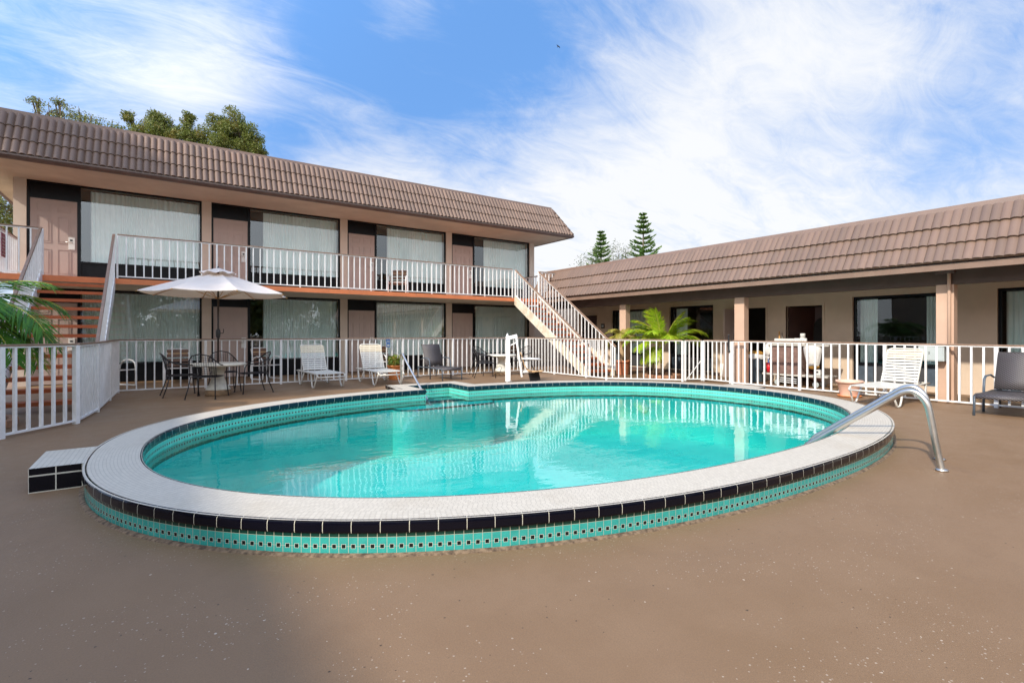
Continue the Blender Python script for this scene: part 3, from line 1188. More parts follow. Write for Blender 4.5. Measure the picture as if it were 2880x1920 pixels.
def mansard(parent, P0, P1, inward, z0, rise, setb, hip0=0, hip1=0, loc=(0, 0, 0), amp=0.05, lap=0.022):
    mb = MB()
    for k in range(3):
        course(mb, P0, P1, inward, z0, rise, setb, k / 3, (k + 1) / 3, hip0, hip1, 0.0, amp, lap)
    o = mb.build('tile_courses', 'tile', parent, loc)
    # plain deck just under the tiles
    P0v, P1v = Vector((*P0, z0)), Vector((*P1, z0))
    d = (P1v - P0v).normalized()
    i_ = Vector((*inward, 0))
    sl = i_ * setb + Vector((0, 0, rise))
    MB().quad([P0v, P1v, P1v - d * hip1 + sl, P0v + d * hip0 + sl]).build('roof_boarding', 'gutter', parent, loc)
    return o


def cap_strip(mb, a, b, inward, z, h=0.13, w=0.26):
    i_ = Vector((*inward, 0))
    a, b = Vector((*a, z)), Vector((*b, z))
    p = [a - i_ * 0.03, b - i_ * 0.03, b + i_ * w, a + i_ * w]
    up = Vector((0, 0, h))
    top = [p[0] + up + i_ * 0.04, p[1] + up + i_ * 0.04, p[2] + up, p[3] + up]
    mb.obox([*p, *top] if (b - a).cross(i_).z > 0 else [p[1], p[0], p[3], p[2], top[1], top[0], top[3], top[2]])
    # folded seam lines
    d = (b - a).normalized()
    L = (b - a).length
    k = 1.2
    while k < L:
        q = a + d * k - i_ * 0.034
        mb.bar(q + Vector((0, 0, 0.0)), q + up + i_ * 0.04, 0.004, 0.02, up=tuple(d))
        k += 3.0


# ------------------------------------------------------------------ two-storey block
VF = 16.6
blk = thing('motel_block', 'two-storey beige motel block with brown tiled roof and balcony at the left', 'building', (4.8, VF, 0))
BL = (-4.8, -VF, 0)
UL, UR = -2.95, 12.59
piers = [-2.835 + 3.83 * k for k in range(5)]
piers[4] = 12.475
for k, c in enumerate(piers):
    MB().box(c - 0.115, c + 0.115, VF, VF + 0.4, 0, 2.40).build('pier', 'pier', blk, BL)
    MB().box(c - 0.115, c + 0.115, VF, VF + 0.4, 2.525, 5.0).build('pier', 'pier', blk, BL)
# ends, back, near-black lining with the rooms' shade in its colour, floors
MB().box(UL, UL + 0.2, VF + 0.4, 25, 0, 5.0).build('end_wall', 'stucco', blk, BL)
MB().box(UR - 0.2, UR, VF + 0.4, 25, 0, 5.0).build('end_wall', 'stucco', blk, BL)
MB().box(UL, UR, 25, 25.2, 0, 5.0).build('back_wall', 'stucco', blk, BL)
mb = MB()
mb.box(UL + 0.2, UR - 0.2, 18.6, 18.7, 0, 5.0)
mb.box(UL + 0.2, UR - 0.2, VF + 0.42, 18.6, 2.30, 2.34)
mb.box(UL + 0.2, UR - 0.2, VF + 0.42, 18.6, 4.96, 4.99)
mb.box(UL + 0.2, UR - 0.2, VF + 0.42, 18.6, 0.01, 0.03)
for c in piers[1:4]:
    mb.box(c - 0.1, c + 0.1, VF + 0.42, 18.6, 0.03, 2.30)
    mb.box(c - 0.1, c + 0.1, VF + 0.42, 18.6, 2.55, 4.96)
mb.build('room_shade_lining', 'interior', blk, BL)
# balcony slab and ceilings
MB().box(UL + 0.05, 12.05, 14.52, VF + 0.42, 2.395, 2.515).build('balcony_slab', 'soffit', blk, BL)
mb = MB()
mb.box(UL + 0.03, 12.07, 14.495, 14.52, 2.40, 2.522)
mb.box(12.05, 12.075, 14.52, VF, 2.40, 2.522)
mb.box(UL + 0.025, UL + 0.05, 14.52, VF, 2.40, 2.522)
mb.box(UL + 0.05, 12.05, 14.52, VF, 2.515, 2.5225)
mb.build('balcony_edge', 'orange_edge', blk, BL)
EU0, EU1, EV = -3.62, 13.12, 14.82
MB().box(EU0 + 0.06, EU1 - 0.06, EV + 0.06, 25.6, 5.0, 5.03).build('eave_soffit', 'soffit', blk, BL)
# window wall per bay
ZU, ZL = 2.522, 0.0


def panel_door(mb, x0, x1, y, z0, z1):
    """six-panel door slab facing -y"""
    mb.box(x0, x1, y, y + 0.045, z0, z1)
    W = x1 - x0
    for cx0, cx1 in ((0.15, 0.44), (0.56, 0.85)):
        for a, b in ((0.07, 0.30), (0.345, 0.345 + 0.40), (0.80, 0.95)):
            pass
    rows = ((0.085, 0.40), (0.475, 0.80), (0.855, 0.945))
    for a, b in ((0.14, 0.43), (0.57, 0.86)):
        for r0, r1 in rows:
            X0, X1 = x0 + W * a, x0 + W * b
            Z0, Z1 = z0 + (z1 - z0) * r0, z0 + (z1 - z0) * r1
            q = 0.012
            # moulding ring
            for bx in ((X0, X1, Z0, Z0 + q), (X0, X1, Z1 - q, Z1), (X0, X0 + q, Z0 + q, Z1 - q), (X1 - q, X1, Z0 + q, Z1 - q)):
                mb.box(bx[0], bx[1], y - 0.010, y + 0.002, bx[2], bx[3])
            mb.box(X0 + 0.045, X1 - 0.045, y - 0.008, y + 0.002, Z0 + 0.045, Z1 - 0.045)


def curtain(x0, x1, y, z0, z1, seed, parent, loc, axis='x', side=1):
    rnd = random.Random(seed)
    mb = MB()
    nn = max(8, int((x1 - x0) / 0.012))
    ph = rnd.uniform(0, 6)
    pts = []
    x = x0
    mid = x0 + (x1 - x0) * rnd.uniform(0.5, 0.6)
    for i in range(nn + 1):
        x = x0 + (x1 - x0) * i / nn
        ph += (x1 - x0) / nn * 2 * PI / (0.085 + 0.03 * math.sin(x * 5 + seed) + 0.01 * math.sin(x * 17))
        a = 0.030 + 0.012 * math.sin(x * 7.3 + seed)
        if abs(x - mid) < 0.15:
            a *= 0.7
        pts.append((x, a * math.sin(ph)))
    rows = [0, 0.02, 0.5, 1.0]
    for (xa, da), (xb, db) in zip(pts, pts[1:]):
        for r0, r1 in zip(rows, rows[1:]):
            za, zb_ = z1 + (z0 - z1) * r0, z1 + (z0 - z1) * r1
            s0, s1 = 0.5 + 0.7 * r0, 0.5 + 0.7 * r1
            wv0 = 0.02 * r0 * math.sin(xa * 3 + seed)
            if axis == 'x':
                q = [(xa, y + da * s0, za), (xb, y + db * s0, za), (xb + wv0, y + db * s1, zb_), (xa + wv0, y + da * s1, zb_)]
            else:
                q = [(y + da * s0, xa, za), (y + db * s0, xb, za), (y + db * s1, xb, zb_), (y + da * s1, xa, zb_)]
            mb.quad(q, True)
    o = mb.build('curtain', 'curtain', parent, loc)
    return o


def merge_smooth(o):
    me = o.data
    import bmesh
    bm = bmesh.new()
    bm.from_mesh(me)
    bmesh.ops.remove_doubles(bm, verts=bm.verts, dist=0.0004)
    bm.to_mesh(me)
    bm.free()


cur_up = [1.28, 1.48, 1.55, 1.63]
cur_lo = [1.12, 1.48, 1.12, 1.27]
for k in range(4):
    c = piers[k] if k < 4 else 0
    c = -2.835 + 3.83 * k
    xr = (-2.835 + 3.83 * (k + 1)) - 0.115 if k < 3 else 12.36
    for lvl, (z0, ztop, zd, zs, cs) in enumerate([(ZL, 2.395, 2.04, 0.50, cur_lo[k]), (ZU, 5.0, 4.575, 3.09, cur_up[k])]):
        win = MB()
        xa = c + 0.115
        Y0, Y1 = VF + 0.05, VF + 0.12
        win.box(xa, c + 0.165, Y0, Y1, z0, ztop)                 # left jamb
        win.box(c + 1.045, c + 1.11, Y0, Y1, z0, ztop)           # mullion
        win.box(xr - 0.045, xr, Y0, Y1, z0, ztop)                # right jamb
        win.box(c + 0.165, c + 1.045, Y0, Y1, ztop - 0.03, ztop)
        win.box(c + 1.11, xr - 0.045, Y0, Y1, ztop - 0.045, ztop)
        win.box(c + 0.165, c + 1.045, Y0, Y1, zd + 0.0, zd + 0.06)  # door head
        win.box(c + 1.11, xr - 0.045, Y0, Y1, zs - 0.045, zs)    # sill bar
        fr = win.build('window_frame', 'black_frame', blk, BL)
        MB().box(c + 0.165, c + 1.045, Y0 + 0.03, Y0 + 0.045, zd + 0.06, ztop - 0.03).build('transom_panel', 'black_frame', fr)
        lowp = 'black_frame'
        MB().box(c + 1.11, xr - 0.045, Y0 + 0.03, Y0 + 0.045, z0, zs - 0.045).build('lower_panel', lowp, fr)
        MB().quad([(c + 1.11, Y0 + 0.035, zs), (xr - 0.045, Y0 + 0.035, zs), (xr - 0.045, Y0 + 0.035, ztop - 0.045), (c + 1.11, Y0 + 0.035, ztop - 0.045)]).build('pane', 'glass', fr)
        merge_smooth(curtain(c + cs, xr - 0.05, VF + 0.26, zs + 0.01, ztop - 0.07, k * 3 + lvl, blk, BL))
        db = MB()
        panel_door(db, c + 0.17, c + 1.04, VF + 0.07, z0 + 0.02, zd)
        dr = db.build('door', 'door', blk, BL)
        hb = MB()
        lz = z0 + 1.0
        hb.box(c + 0.875, c + 1.0, VF + 0.045, VF + 0.068, lz - 0.155, lz + 0.155)
        lk = hb.build('lock_plate', 'metal_plate', dr, bevel=0.004)
        MB().box(c + 0.905, c + 0.955, VF + 0.040, VF + 0.046, lz + 0.06, lz + 0.10).build('card_slot', 'dark_plastic', dr)
        hb = MB()
        hb.tube([(c + 0.945, VF + 0.05, lz + 0.02), (c + 0.945, VF + 0.0, lz + 0.02), (c + 0.93, VF - 0.01, lz + 0.02), (c + 0.82, VF - 0.01, lz + 0.022)], 0.010, 8)
        hb.build('handle', 'steel', dr)
# roof
ROOF_Z, RISE, SETB = 5.075, 1.03, 0.58
mansard(blk, (EU0, EV), (EU1, EV), (0, 1), ROOF_Z, RISE, SETB, SETB, SETB, BL)
mansard(blk, (EU1, EV), (EU1, 25.7), (-1, 0), ROOF_Z, RISE, SETB, SETB, SETB, BL)
mansard(blk, (EU0, 25.7), (EU0, EV), (1, 0), ROOF_Z, RISE, SETB, SETB, SETB, BL)
mb = MB()
zc = ROOF_Z + RISE - 0.03
cap_strip(mb, (EU0 + SETB, EV + SETB), (EU1 - SETB, EV + SETB), (0, 1), zc, 0.14)
cap_strip(mb, (EU1 - SETB, EV + SETB + 0.27), (EU1 - SETB, 25.1), (-1, 0), zc, 0.138)
cap_strip(mb, (EU0 + SETB, 25.1), (EU0 + SETB, EV + SETB + 0.27), (1, 0), zc, 0.138)
mb.build('ridge_flashing', 'cap', blk, BL)
MB().box(EU0 + SETB + 0.2, EU1 - SETB - 0.2, EV + SETB + 0.2, 25.1, zc - 0.1, zc + 0.05).build('flat_roof', 'roof_flat', blk, BL)
# hip covers
for xs, ex in ((EU1, EU1 - SETB), (EU0, EU0 + SETB)):
    mb = MB()
    A, B = Vector((xs, EV, ROOF_Z + 0.02)), Vector((ex, EV + SETB, ROOF_Z + RISE))
    for k in range(6):
        a, b = A.lerp(B, k / 6), A.lerp(B, (k + 1.12) / 6)
        mb.tube([a, b], [0.075, 0.060], 10)
    mb.build('hip_tiles', 'tile', blk, BL)
# gutter: rounded box profile
mb = MB()
for (xa, ya, xb, yb_, sx, sy) in ((EU0, EV, EU1, EV, 0, 1), (EU1, EV, EU1, 25.7, -1, 0), (EU0, EV, EU0, 25.7, 1, 0)):
    prof_ = [(0.10, 4.985), (0.02, 4.985), (-0.02, 5.02), (-0.045, 5.05), (-0.045, 5.085), (-0.03, 5.085), (-0.03, 5.06), (0.10, 5.06)]
    ext = 0.045
    for (o0, z0_), (o1, z1_) in zip(prof_, prof_[1:]):
        def pp(x, y, o, z, e):
            if sx == 0:
                return (x + e * (ext if o < 0 else 0), y + o, z)
            return (x + sx * o, y - (0.045 if e < 0 and o < 0 else 0), z)
        mb.quad([pp(xa, ya, o0, z0_, -1), pp(xb, yb_, o0, z0_, 1), pp(xb, yb_, o1, z1_, 1), pp(xa, ya, o1, z1_, -1)])
mb.build('gutter', 'gutter', blk, BL)
# balcony railing
rl = MB()
bal = bpy.data.objects.new('balcony_railing', None)
COL.objects.link(bal)
bal.parent = blk
bal.location = BL
ZB = ZU
railing([(-0.87, 14.53, ZB, 3.535), (10.06, 14.53, ZB, 3.535)], bal, pitch=0.163, zb=0.05, every=12, post_w=0.035)
railing([(11.22, 14.53, ZB, 3.535), (12.02, 14.53, ZB, 3.535), (12.02, 16.5, ZB, 3.535)], bal, pitch=0.155, zb=0.05, every=12, post_w=0.045)
railing([(-2.86, 16.4, ZB, 3.535), (-2.86, 14.53, ZB, 3.535), (-2.13, 14.53, ZB, 3.535)], bal, pitch=0.163, zb=0.05, every=12, post_w=0.04)


# ------------------------------------------------------------------ staircases
def staircase(x0, x1, label, smat):
    t = thing('staircase', label, 'stairs', ((x0 + x1) / 2, 10.8, 0), 0, 'open outdoor staircases up to the balcony')
    LO = (-(x0 + x1) / 2, -10.8, 0)
    yt, yb_, zt = 14.48, 10.86, 2.50
    nT = 13
    run, rise = (yt - yb_) / nT, 2.522 / (nT + 1)
    for k in range(nT):
        z = rise * (k + 1)
        y = yb_ + run * k
        mb = MB()
        mb.box(x0 + 0.028, x1 - 0.028, y + 0.005, y + 0.285, z - 0.035, z)
        mb.box(x0 + 0.028, x1 - 0.028, y + 0.0, y + 0.012, z - 0.062, z + 0.001)
        mb.build('tread', 'tread', t, LO)
    sl = 2.522 / (yt - yb_ + run)
    for sx in (x0, x1):
        mb = MB()
        a, b = sx - 0.025, sx + 0.025
        ya, za = yb_ - 0.16, 0.0
        pr = [(ya, 0.0), (ya + 0.24, 0.0), (yt + 0.01, 2.28), (yt + 0.01, 2.56), (yt - 0.12, 2.545), (ya, 0.17)]
        i0 = len(mb.v)
        for X in (a, b):
            mb.v += [(X, y, z) for y, z in pr]
        nP = len(pr)
        mb.f.append(tuple(i0 + j for j in range(nP)))
        mb.f.append(tuple(i0 + nP + j for j in reversed(range(nP))))
        mb.sm += [False, False]
        for j in range(nP):
            j2 = (j + 1) % nP
            mb.f.append((i0 + j2, i0 + j, i0 + nP + j, i0 + nP + j2))
            mb.sm.append(False)
        mb.build('stringer', smat, t, LO)
        # sloping railing
        hr, pk = MB(), MB()
        top = lambda y: 3.50 - (yt - y) * 0.697
        bot = lambda y: 2.60 - (yt - y) * 0.697
        ye = yb_ - 0.14
        hr.bar((sx, yt - 0.02, top(yt)), (sx, ye - 0.04, top(ye)), 0.05, 0.04)
        rr = hr.build('handrail', 'brown_rail', t, LO, bevel=0.006)
        pk.bar((sx, yt - 0.02, bot(yt) + 0.02), (sx, ye, bot(ye) + 0.02), 0.03, 0.03)
        pk.bar((sx, yt - 0.02, top(yt) - 0.028), (sx, ye, top(ye) - 0.028), 0.03, 0.016)
        nP = 23
        for j in range(1, nP):
            y = ye + (yt - ye) * j / nP
            pk.box(sx - 0.013, sx + 0.013, y - 0.013, y + 0.013, bot(y), top(y) - 0.02)
        pk.build('pickets', 'white_paint', t, LO)
        MB().box(sx - 0.022, sx + 0.022, ye - 0.02, ye + 0.024, 0, top(ye) - 0.015).build('newel_post', 'white_paint', t, LO)
        MB().box(sx - 0.022, sx + 0.022, yt - 0.045, yt - 0.001, 2.50, 3.505).build('newel_post', 'white_paint', t, LO)
    return t


staircase(-2.15, -0.93, 'shaded staircase with orange treads at the left end of the balcony', 'white_paint')
staircase(10.14, 11.18, 'sunlit staircase with cream sides and orange treads beside the low block', 'cream_steel')
# ------------------------------------------------------------------ single-storey block
low_b = thing('motel_block', 'single-storey tan motel block with brown tiled roof on the right', 'building', (13.75, 6, 0))
LL = (-13.75, -6, 0)
UW = 13.75
V0, V1 = -9.0, 15.3
# openings: (v0, v1, z0, z1)
ops = [(14.12, 14.98, 0, 1.98), (11.74, 13.36, 0.12, 2.13), (9.13, 10.75, 0.12, 2.15), (7.50, 8.43, 0, 2.0),
       (6.04, 6.95, 0, 2.0), (3.72, 5.36, 0.12, 2.16), (1.15, 2.78, 0.12, 2.18), (-0.9, 0.0, 0, 2.0), (-4.5, -2.0, 0.12, 2.16)]
mb = MB()
edges = sorted(ops)
v = V0
for a, b, z0, z1 in edges:
    mb.box(UW, UW + 0.2, v, a, 0, 2.6)
    mb.box(UW, UW + 0.2, a, b, z1, 2.6)
    if z0 > 0:
        mb.box(UW, UW + 0.2, a, b, 0, z0)
    v = b
mb.box(UW, UW + 0.2, v, V1, 0, 2.6)
mb.build('front_wall', 'stucco', low_b, LL)
mb = MB()
mb.box(UW + 0.2, 22, V1 - 0.2, V1, 0, 2.6)
mb.box(22, 22.2, V0, V1, 0, 2.6)
mb.box(UW + 0.2, 22, V0, V0 + 0.2, 0, 2.6)
mb.build('outer_walls', 'stucco', low_b, LL)
MB().box(12.62, 18.5, 18.0, 18.2, 0, 2.5).build('passage_wall', 'stucco', low_b, LL)
MB().box(UW + 1.8, UW + 1.9, V0 + 0.3, V1 - 0.3, 0.01, 2.55).build('room_shade_lining', 'interior', low_b, LL)  # dark backing panel, painted to stand in for room shade
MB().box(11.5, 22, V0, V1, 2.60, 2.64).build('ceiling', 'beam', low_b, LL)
MB().box(UW - 0.006, UW, 8.9, 13.6, 0.0, 0.10).build('wall_base', 'gutter', low_b, LL)
# posts and beam
for y in (11.13, 7.2, 3.13, -0.9, -4.9):
    MB().box(11.95, 12.15, y - 0.13, y + 0.13, 0, 2.18).build('walkway_post', 'post', low_b, LL)
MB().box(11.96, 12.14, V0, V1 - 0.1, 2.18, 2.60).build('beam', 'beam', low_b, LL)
EL = 11.45
mb = MB()
mb.box(EL, EL + 0.03, V0, V1 + 0.05, 2.40, 2.515)
mb.box(EL + 0.03, 11.96, V0, V1 + 0.05, 2.44, 2.46)
mb.build('fascia', 'fascia', low_b, LL)
mansard(low_b, (EL - 0.03, V1 + 0.05), (EL - 0.03, V0), (1, 0), 2.53, 1.0, 0.60, 0, 0, LL, 0.024, 0.040)
mb = MB()
cap_strip(mb, (EL + 0.58, V1 + 0.05), (EL + 0.58, V0), (1, 0), 3.50, 0.14)
mb.build('ridge_flashing', 'cap', low_b, LL)
MB().box(EL + 0.8, 22.2, V0, V1 + 0.02, 3.35, 3.52).build('flat_roof', 'roof_flat', low_b, LL)
mb = MB()
mb.quad([(EL, V1 + 0.04, 2.53), (22.2, V1 + 0.04, 2.53), (22.2, V1 + 0.04, 3.5), (EL + 0.58, V1 + 0.04, 3.5)])
mb.build('gable_end', 'cap', low_b, LL)


def low_window(a, b, z1, cur, ac=True, seed=0):
    X0, X1 = UW + 0.07, UW + 0.13
    zs = 0.57
    mb = MB()
    mb.box(X0, X1, a, a + 0.05, 0.12, z1)
    mb.box(X0, X1, b - 0.05, b, 0.12, z1)
    mb.box(X0, X1, a + 0.05, b - 0.05, z1 - 0.05, z1)
    mb.box(X0, X1, a + 0.05, b - 0.05, zs - 0.05, zs)
    fr = mb.build('window_frame', 'black_frame', low_b, LL)
    X = X0 + 0.035
    MB().quad([(X, b - 0.05, zs), (X, a + 0.05, zs), (X, a + 0.05, z1 - 0.05), (X, b - 0.05, z1 - 0.05)]).build('pane', 'glass_low', fr)
    MB().box(X, X + 0.02, a + 0.05, b - 0.05, 0.12, zs - 0.05).build('lower_panel', 'grey_metal', fr)
    if ac:
        m_ = (a + b) / 2 - 0.1
        MB().box(X - 0.06, X - 0.002, m_ - 0.5, m_ + 0.5, 0.15, 0.50).build('air_conditioner', 'grille', fr)
    for i, (c0, c1) in enumerate(cur):
        merge_smooth(curtain(c0, c1, UW + 0.30, zs + 0.01, z1 - 0.06, seed + i, low_b, LL, 'y'))


low_window(11.74, 13.36, 2.13, [(11.8, 13.3)], True, 21)
low_window(9.13, 10.75, 2.15, [(9.18, 9.24), (10.25, 10.7)], True, 25)
low_window(3.72, 5.36, 2.16, [(3.77, 4.0), (4.93, 5.30)], True, 28)
low_window(1.15, 2.78, 2.18, [(1.2, 2.7)], True, 31)
low_window(-4.5, -2.0, 2.16, [(-4.4, -2.1)], True, 33)
# doors in the low block
for a, b, z1, m_ in ((14.12, 14.98, 1.98, 'door_dark'), (-0.9, 0.0, 2.0, 'door')):
    MB().box(UW + 0.06, UW + 0.10, a + 0.01, b - 0.01, 0.01, z1 - 0.01).build('door', m_, low_b, LL)
MB().bar((UW + 0.02, 8.42, 1.0), (UW - 0.42, 8.50, 1.0), 0.045, 1.97).build('door', 'door', low_b, LL)
dd = MB().bar((UW + 0.1, 6.93, 1.0), (UW + 0.62, 6.50, 1.0), 0.045, 1.96).build('door', 'door_dark', low_b, LL)
MB().box(UW + 0.60, UW + 0.645, 6.05, 6.55, 0.01, 1.98).build('door', 'door_dark', low_b, LL)
mb = MB()
mb.lathe([(0.22, 0), (0.23, 0.012), (0.2, 0.02)], (0, 0, 0), 28)
ov = mb.build('oval_glass', 'interior', low_b, (UW + 0.59 - 13.75, 6.32 - 6, 1.25))
ov.rotation_euler = (0, R(-90), 0)
ov.scale = (1.9, 1, 1)
# jambs
for a, b, z1 in ((7.50, 8.43, 2.0), (6.04, 6.95, 2.0), (14.12, 14.98, 1.98)):
    mb = MB()
    mb.box(UW - 0.012, UW + 0.05, a - 0.05, a, 0, z1 + 0.05)
    mb.box(UW - 0.012, UW + 0.05, b, b + 0.05, 0, z1 + 0.05)
    mb.box(UW - 0.012, UW + 0.05, a, b, z1, z1 + 0.05)
    mb.build('door_casing', 'stucco', low_b, LL)
# gutter strip and downpipe on the near post
mb = MB()
mb.tube([(11.92, 3.06, 2.50), (11.92, 3.06, 2.3), (11.915, 3.06, 0.05)], 0.028, 10)
mb.build('downpipe', 'post', low_b, LL)
MB().box(11.88, 11.97, 2.98, 3.26, 2.38, 2.44).build('downpipe_bracket', 'gutter', low_b, LL)
# fixtures
t = thing('wall_lamp', 'small dark wall lantern between two windows behind the right palm', 'lamp', (UW, 11.34, 1.92))
mb = MB()
mb.lathe([(0.03, 0), (0.075, 0.03), (0.085, 0.12), (0.05, 0.17), (0.01, 0.2)], (-0.10, 0, 0), 14)
mb.build('lantern', 'black_metal', t)
MB().box(-0.06, 0, -0.04, 0.04, 0.03, 0.13).build('bracket', 'black_metal', t)
t = tag(MB().box(-0.02, 0, -0.09, 0.09, -0.09, 0.09).build('room_sign', 'dark_plastic', None, (UW - 0.002, 13.80, 1.56), bevel=0.006), 'small dark square room sign on the wall beside the far brown door', 'sign')
MB().box(-0.024, -0.02, -0.05, 0.05, -0.04, 0.035).build('sign_face', 'grey_box', t)
t = thing('meter_box', 'pale grey electrical box fixed to the near walkway post', 'electrical box', (11.86, 3.28, 0.92))
MB().box(-0.10, 0.06, -0.19, 0.20, -0.16, 0.15).build('box', 'grey_box', t, bevel=0.008)
MB().box(-0.106, -0.10, -0.17, 0.18, -0.14, 0.13).build('cover', 'grey_box', t)
MB().box(-0.112, -0.106, 0.02, 0.04, -0.03, 0.02).build('hasp', 'steel', t)
t = thing('wall_tap', 'small white wall tap with short pipe low on the tan wall', 'tap', (UW, 8.75, 0.32))
MB().tube([(0, 0, 0), (-0.08, 0, 0), (-0.10, 0, -0.02), (-0.10, 0, -0.32)], 0.02, 8).build('pipe', 'white_paint', t)
MB().box(-0.07, 0, -0.10, 0.10, -0.10, 0.06).build('housing', 'white_paint', t)
# sign on the long fence
t = tag(MB().box(-0.055, 0.055, -0.012, 0, -0.11, 0.11).build('fence_sign', 'blue_sign', None, (5.22, 13.72, 1.0)), 'small blue notice hanging on the fence behind the second white lounger', 'sign')
mb = MB()
mb.box(-0.035, 0.035, -0.0145, -0.012, -0.085, -0.03)
for k in range(3):
    mb.box(-0.04, 0.04, -0.0145, -0.012, 0.02 + k * 0.022, 0.030 + k * 0.022)
mb.build('notice_text', 'grey_box', t)
# sign at the balcony's left end
t = tag(MB().box(-0.01, 0, -0.16, 0.16, -0.25, 0.25).build('balcony_sign', plain('maroon_sign', (0.26, 0.06, 0.10), 0.5, 0.1, 9), None, (-2.80, 14.95, 3.15)), 'maroon notice board tied to the railing at the left end of the balcony', 'sign')
mb = MB()
for k in range(6):
    mb.box(0, 0.003, -0.12, 0.12, -0.20 + k * 0.07, -0.185 + k * 0.07)
mb.build('notice_text', 'grey_box', t)


# ------------------------------------------------------------------ furniture
def strap_lounger(label, loc, rz, back_deg=62):
    """local: foot end at -y, head at +y; origin under the middle of the seat"""
    t = thing('strap_lounger', label, 'sun lounger', loc, rz, 'white strap loungers on the deck')
    W = 0.31
    zf = 0.33
    fr = MB()
    yh = 0.42          # hinge
    for s in (-1, 1):
        x = s * W
        pts = [(x, yh + 0.55, zf), (x, yh + 0.1, zf), (x, 0, zf), (x, -0.5, zf), (x, -0.78, zf + 0.005), (x, -0.88, zf - 0.015), (x, -0.92, zf - 0.06)]
        fr.tube(pts, 0.016, 8)
        # V shaped sled legs
        for y0, w_ in ((-0.62, 0.26), (0.52, 0.26)):
            q = [(x, y0 - w_, zf - 0.01), (x + s * 0.02, y0 - w_ * 0.45, 0.10), (x + s * 0.025, y0 - w_ * 0.28, 0.02), (x + s * 0.025, y0 - 0.02, 0.016), (x + s * 0.025, y0 + w_ * 0.25, 0.03), (x + s * 0.02, y0 + w_ * 0.5, 0.11), (x, y0 + w_, zf - 0.01)]
            leg = MB().tube(q, 0.017, 8)
            leg.build('leg', 'strap', t)
    fr.tube([(-W, -0.92, zf - 0.06), (W, -0.92, zf - 0.06)], 0.015, 8)
    fr.tube([(-W, yh + 0.55, zf), (W, yh + 0.55, zf)], 0.015, 8)
    fr.build('seat_frame', 'strap', t)
    ss = MB()
    y = -0.86
    while y < yh - 0.02:
        for xa in (-W, ):
            sag = 0.012
            ss.quad([(-W - 0.012, y, zf + 0.018), (0, y, zf + 0.018 - sag), (0, y + 0.05, zf + 0.018 - sag), (-W - 0.012, y + 0.05, zf + 0.018)])
            ss.quad([(0, y, zf + 0.018 - sag), (W + 0.012, y, zf + 0.018), (W + 0.012, y + 0.05, zf + 0.018), (0, y + 0.05, zf + 0.018 - sag)])
        y += 0.062
    so = ss.build('seat_straps', 'strap', t)
    md = so.modifiers.new('thick', 'SOLIDIFY')
    md.thickness = 0.006
    a = R(back_deg)
    dy, dz = math.cos(a), math.sin(a)
    H = 0.74
    bf = MB()
    w2 = W - 0.03
    P_ = [(-w2, yh, zf), (-w2, yh + dy * (H - 0.07), zf + dz * (H - 0.07)), (-w2 + 0.02, yh + dy * (H - 0.02), zf + dz * (H - 0.02)), (-w2 + 0.07, yh + dy * H, zf + dz * H),
          (w2 - 0.07, yh + dy * H, zf + dz * H), (w2 - 0.02, yh + dy * (H - 0.02), zf + dz * (H - 0.02)), (w2, yh + dy * (H - 0.07), zf + dz * (H - 0.07)), (w2, yh, zf)]
    bf.tube(P_, 0.015, 8)
    bf.tube([(0, yh + dy * 0.3, zf + dz * 0.3), (0, yh + 0.5, zf)], 0.01, 6)
    bf.build('back_frame', 'strap', t)
    s1, s2 = MB(), MB()
    k = 0.04
    nrm = Vector((0, -dz, dy)) * 0.018
    while k < H - 0.07:
        mbx = s2 if k > H - 0.24 else s1
        p = [Vector((-w2 - 0.01, yh + dy * k, zf + dz * k)), Vector((w2 + 0.01, yh + dy * k, zf + dz * k)),
             Vector((w2 + 0.01, yh + dy * (k + 0.040), zf + dz * (k + 0.040))), Vector((-w2 - 0.01, yh + dy * (k + 0.040), zf + dz * (k + 0.040)))]
        mbx.quad([q + nrm for q in p])
        k += 0.059 if mbx is s1 else 0.052
    for mbx, mt in ((s1, 'strap'), (s2, 'strap_old')):
        o = mbx.build('back_straps', mt, t)
        md = o.modifiers.new('thick', 'SOLIDIFY')
        md.thickness = 0.006
    return t


L1 = strap_lounger('left white strap lounger standing between the umbrella table and its twin', (3.16, 12.86, 0), R(2))
dup(L1, (4.58, 12.66, 0), R(-1), 'white strap lounger standing beside the orange flower pot')
dup(L1, (10.98, 3.67, 0), R(-90), 'white strap lounger in the sun on the right, in front of the grey box')


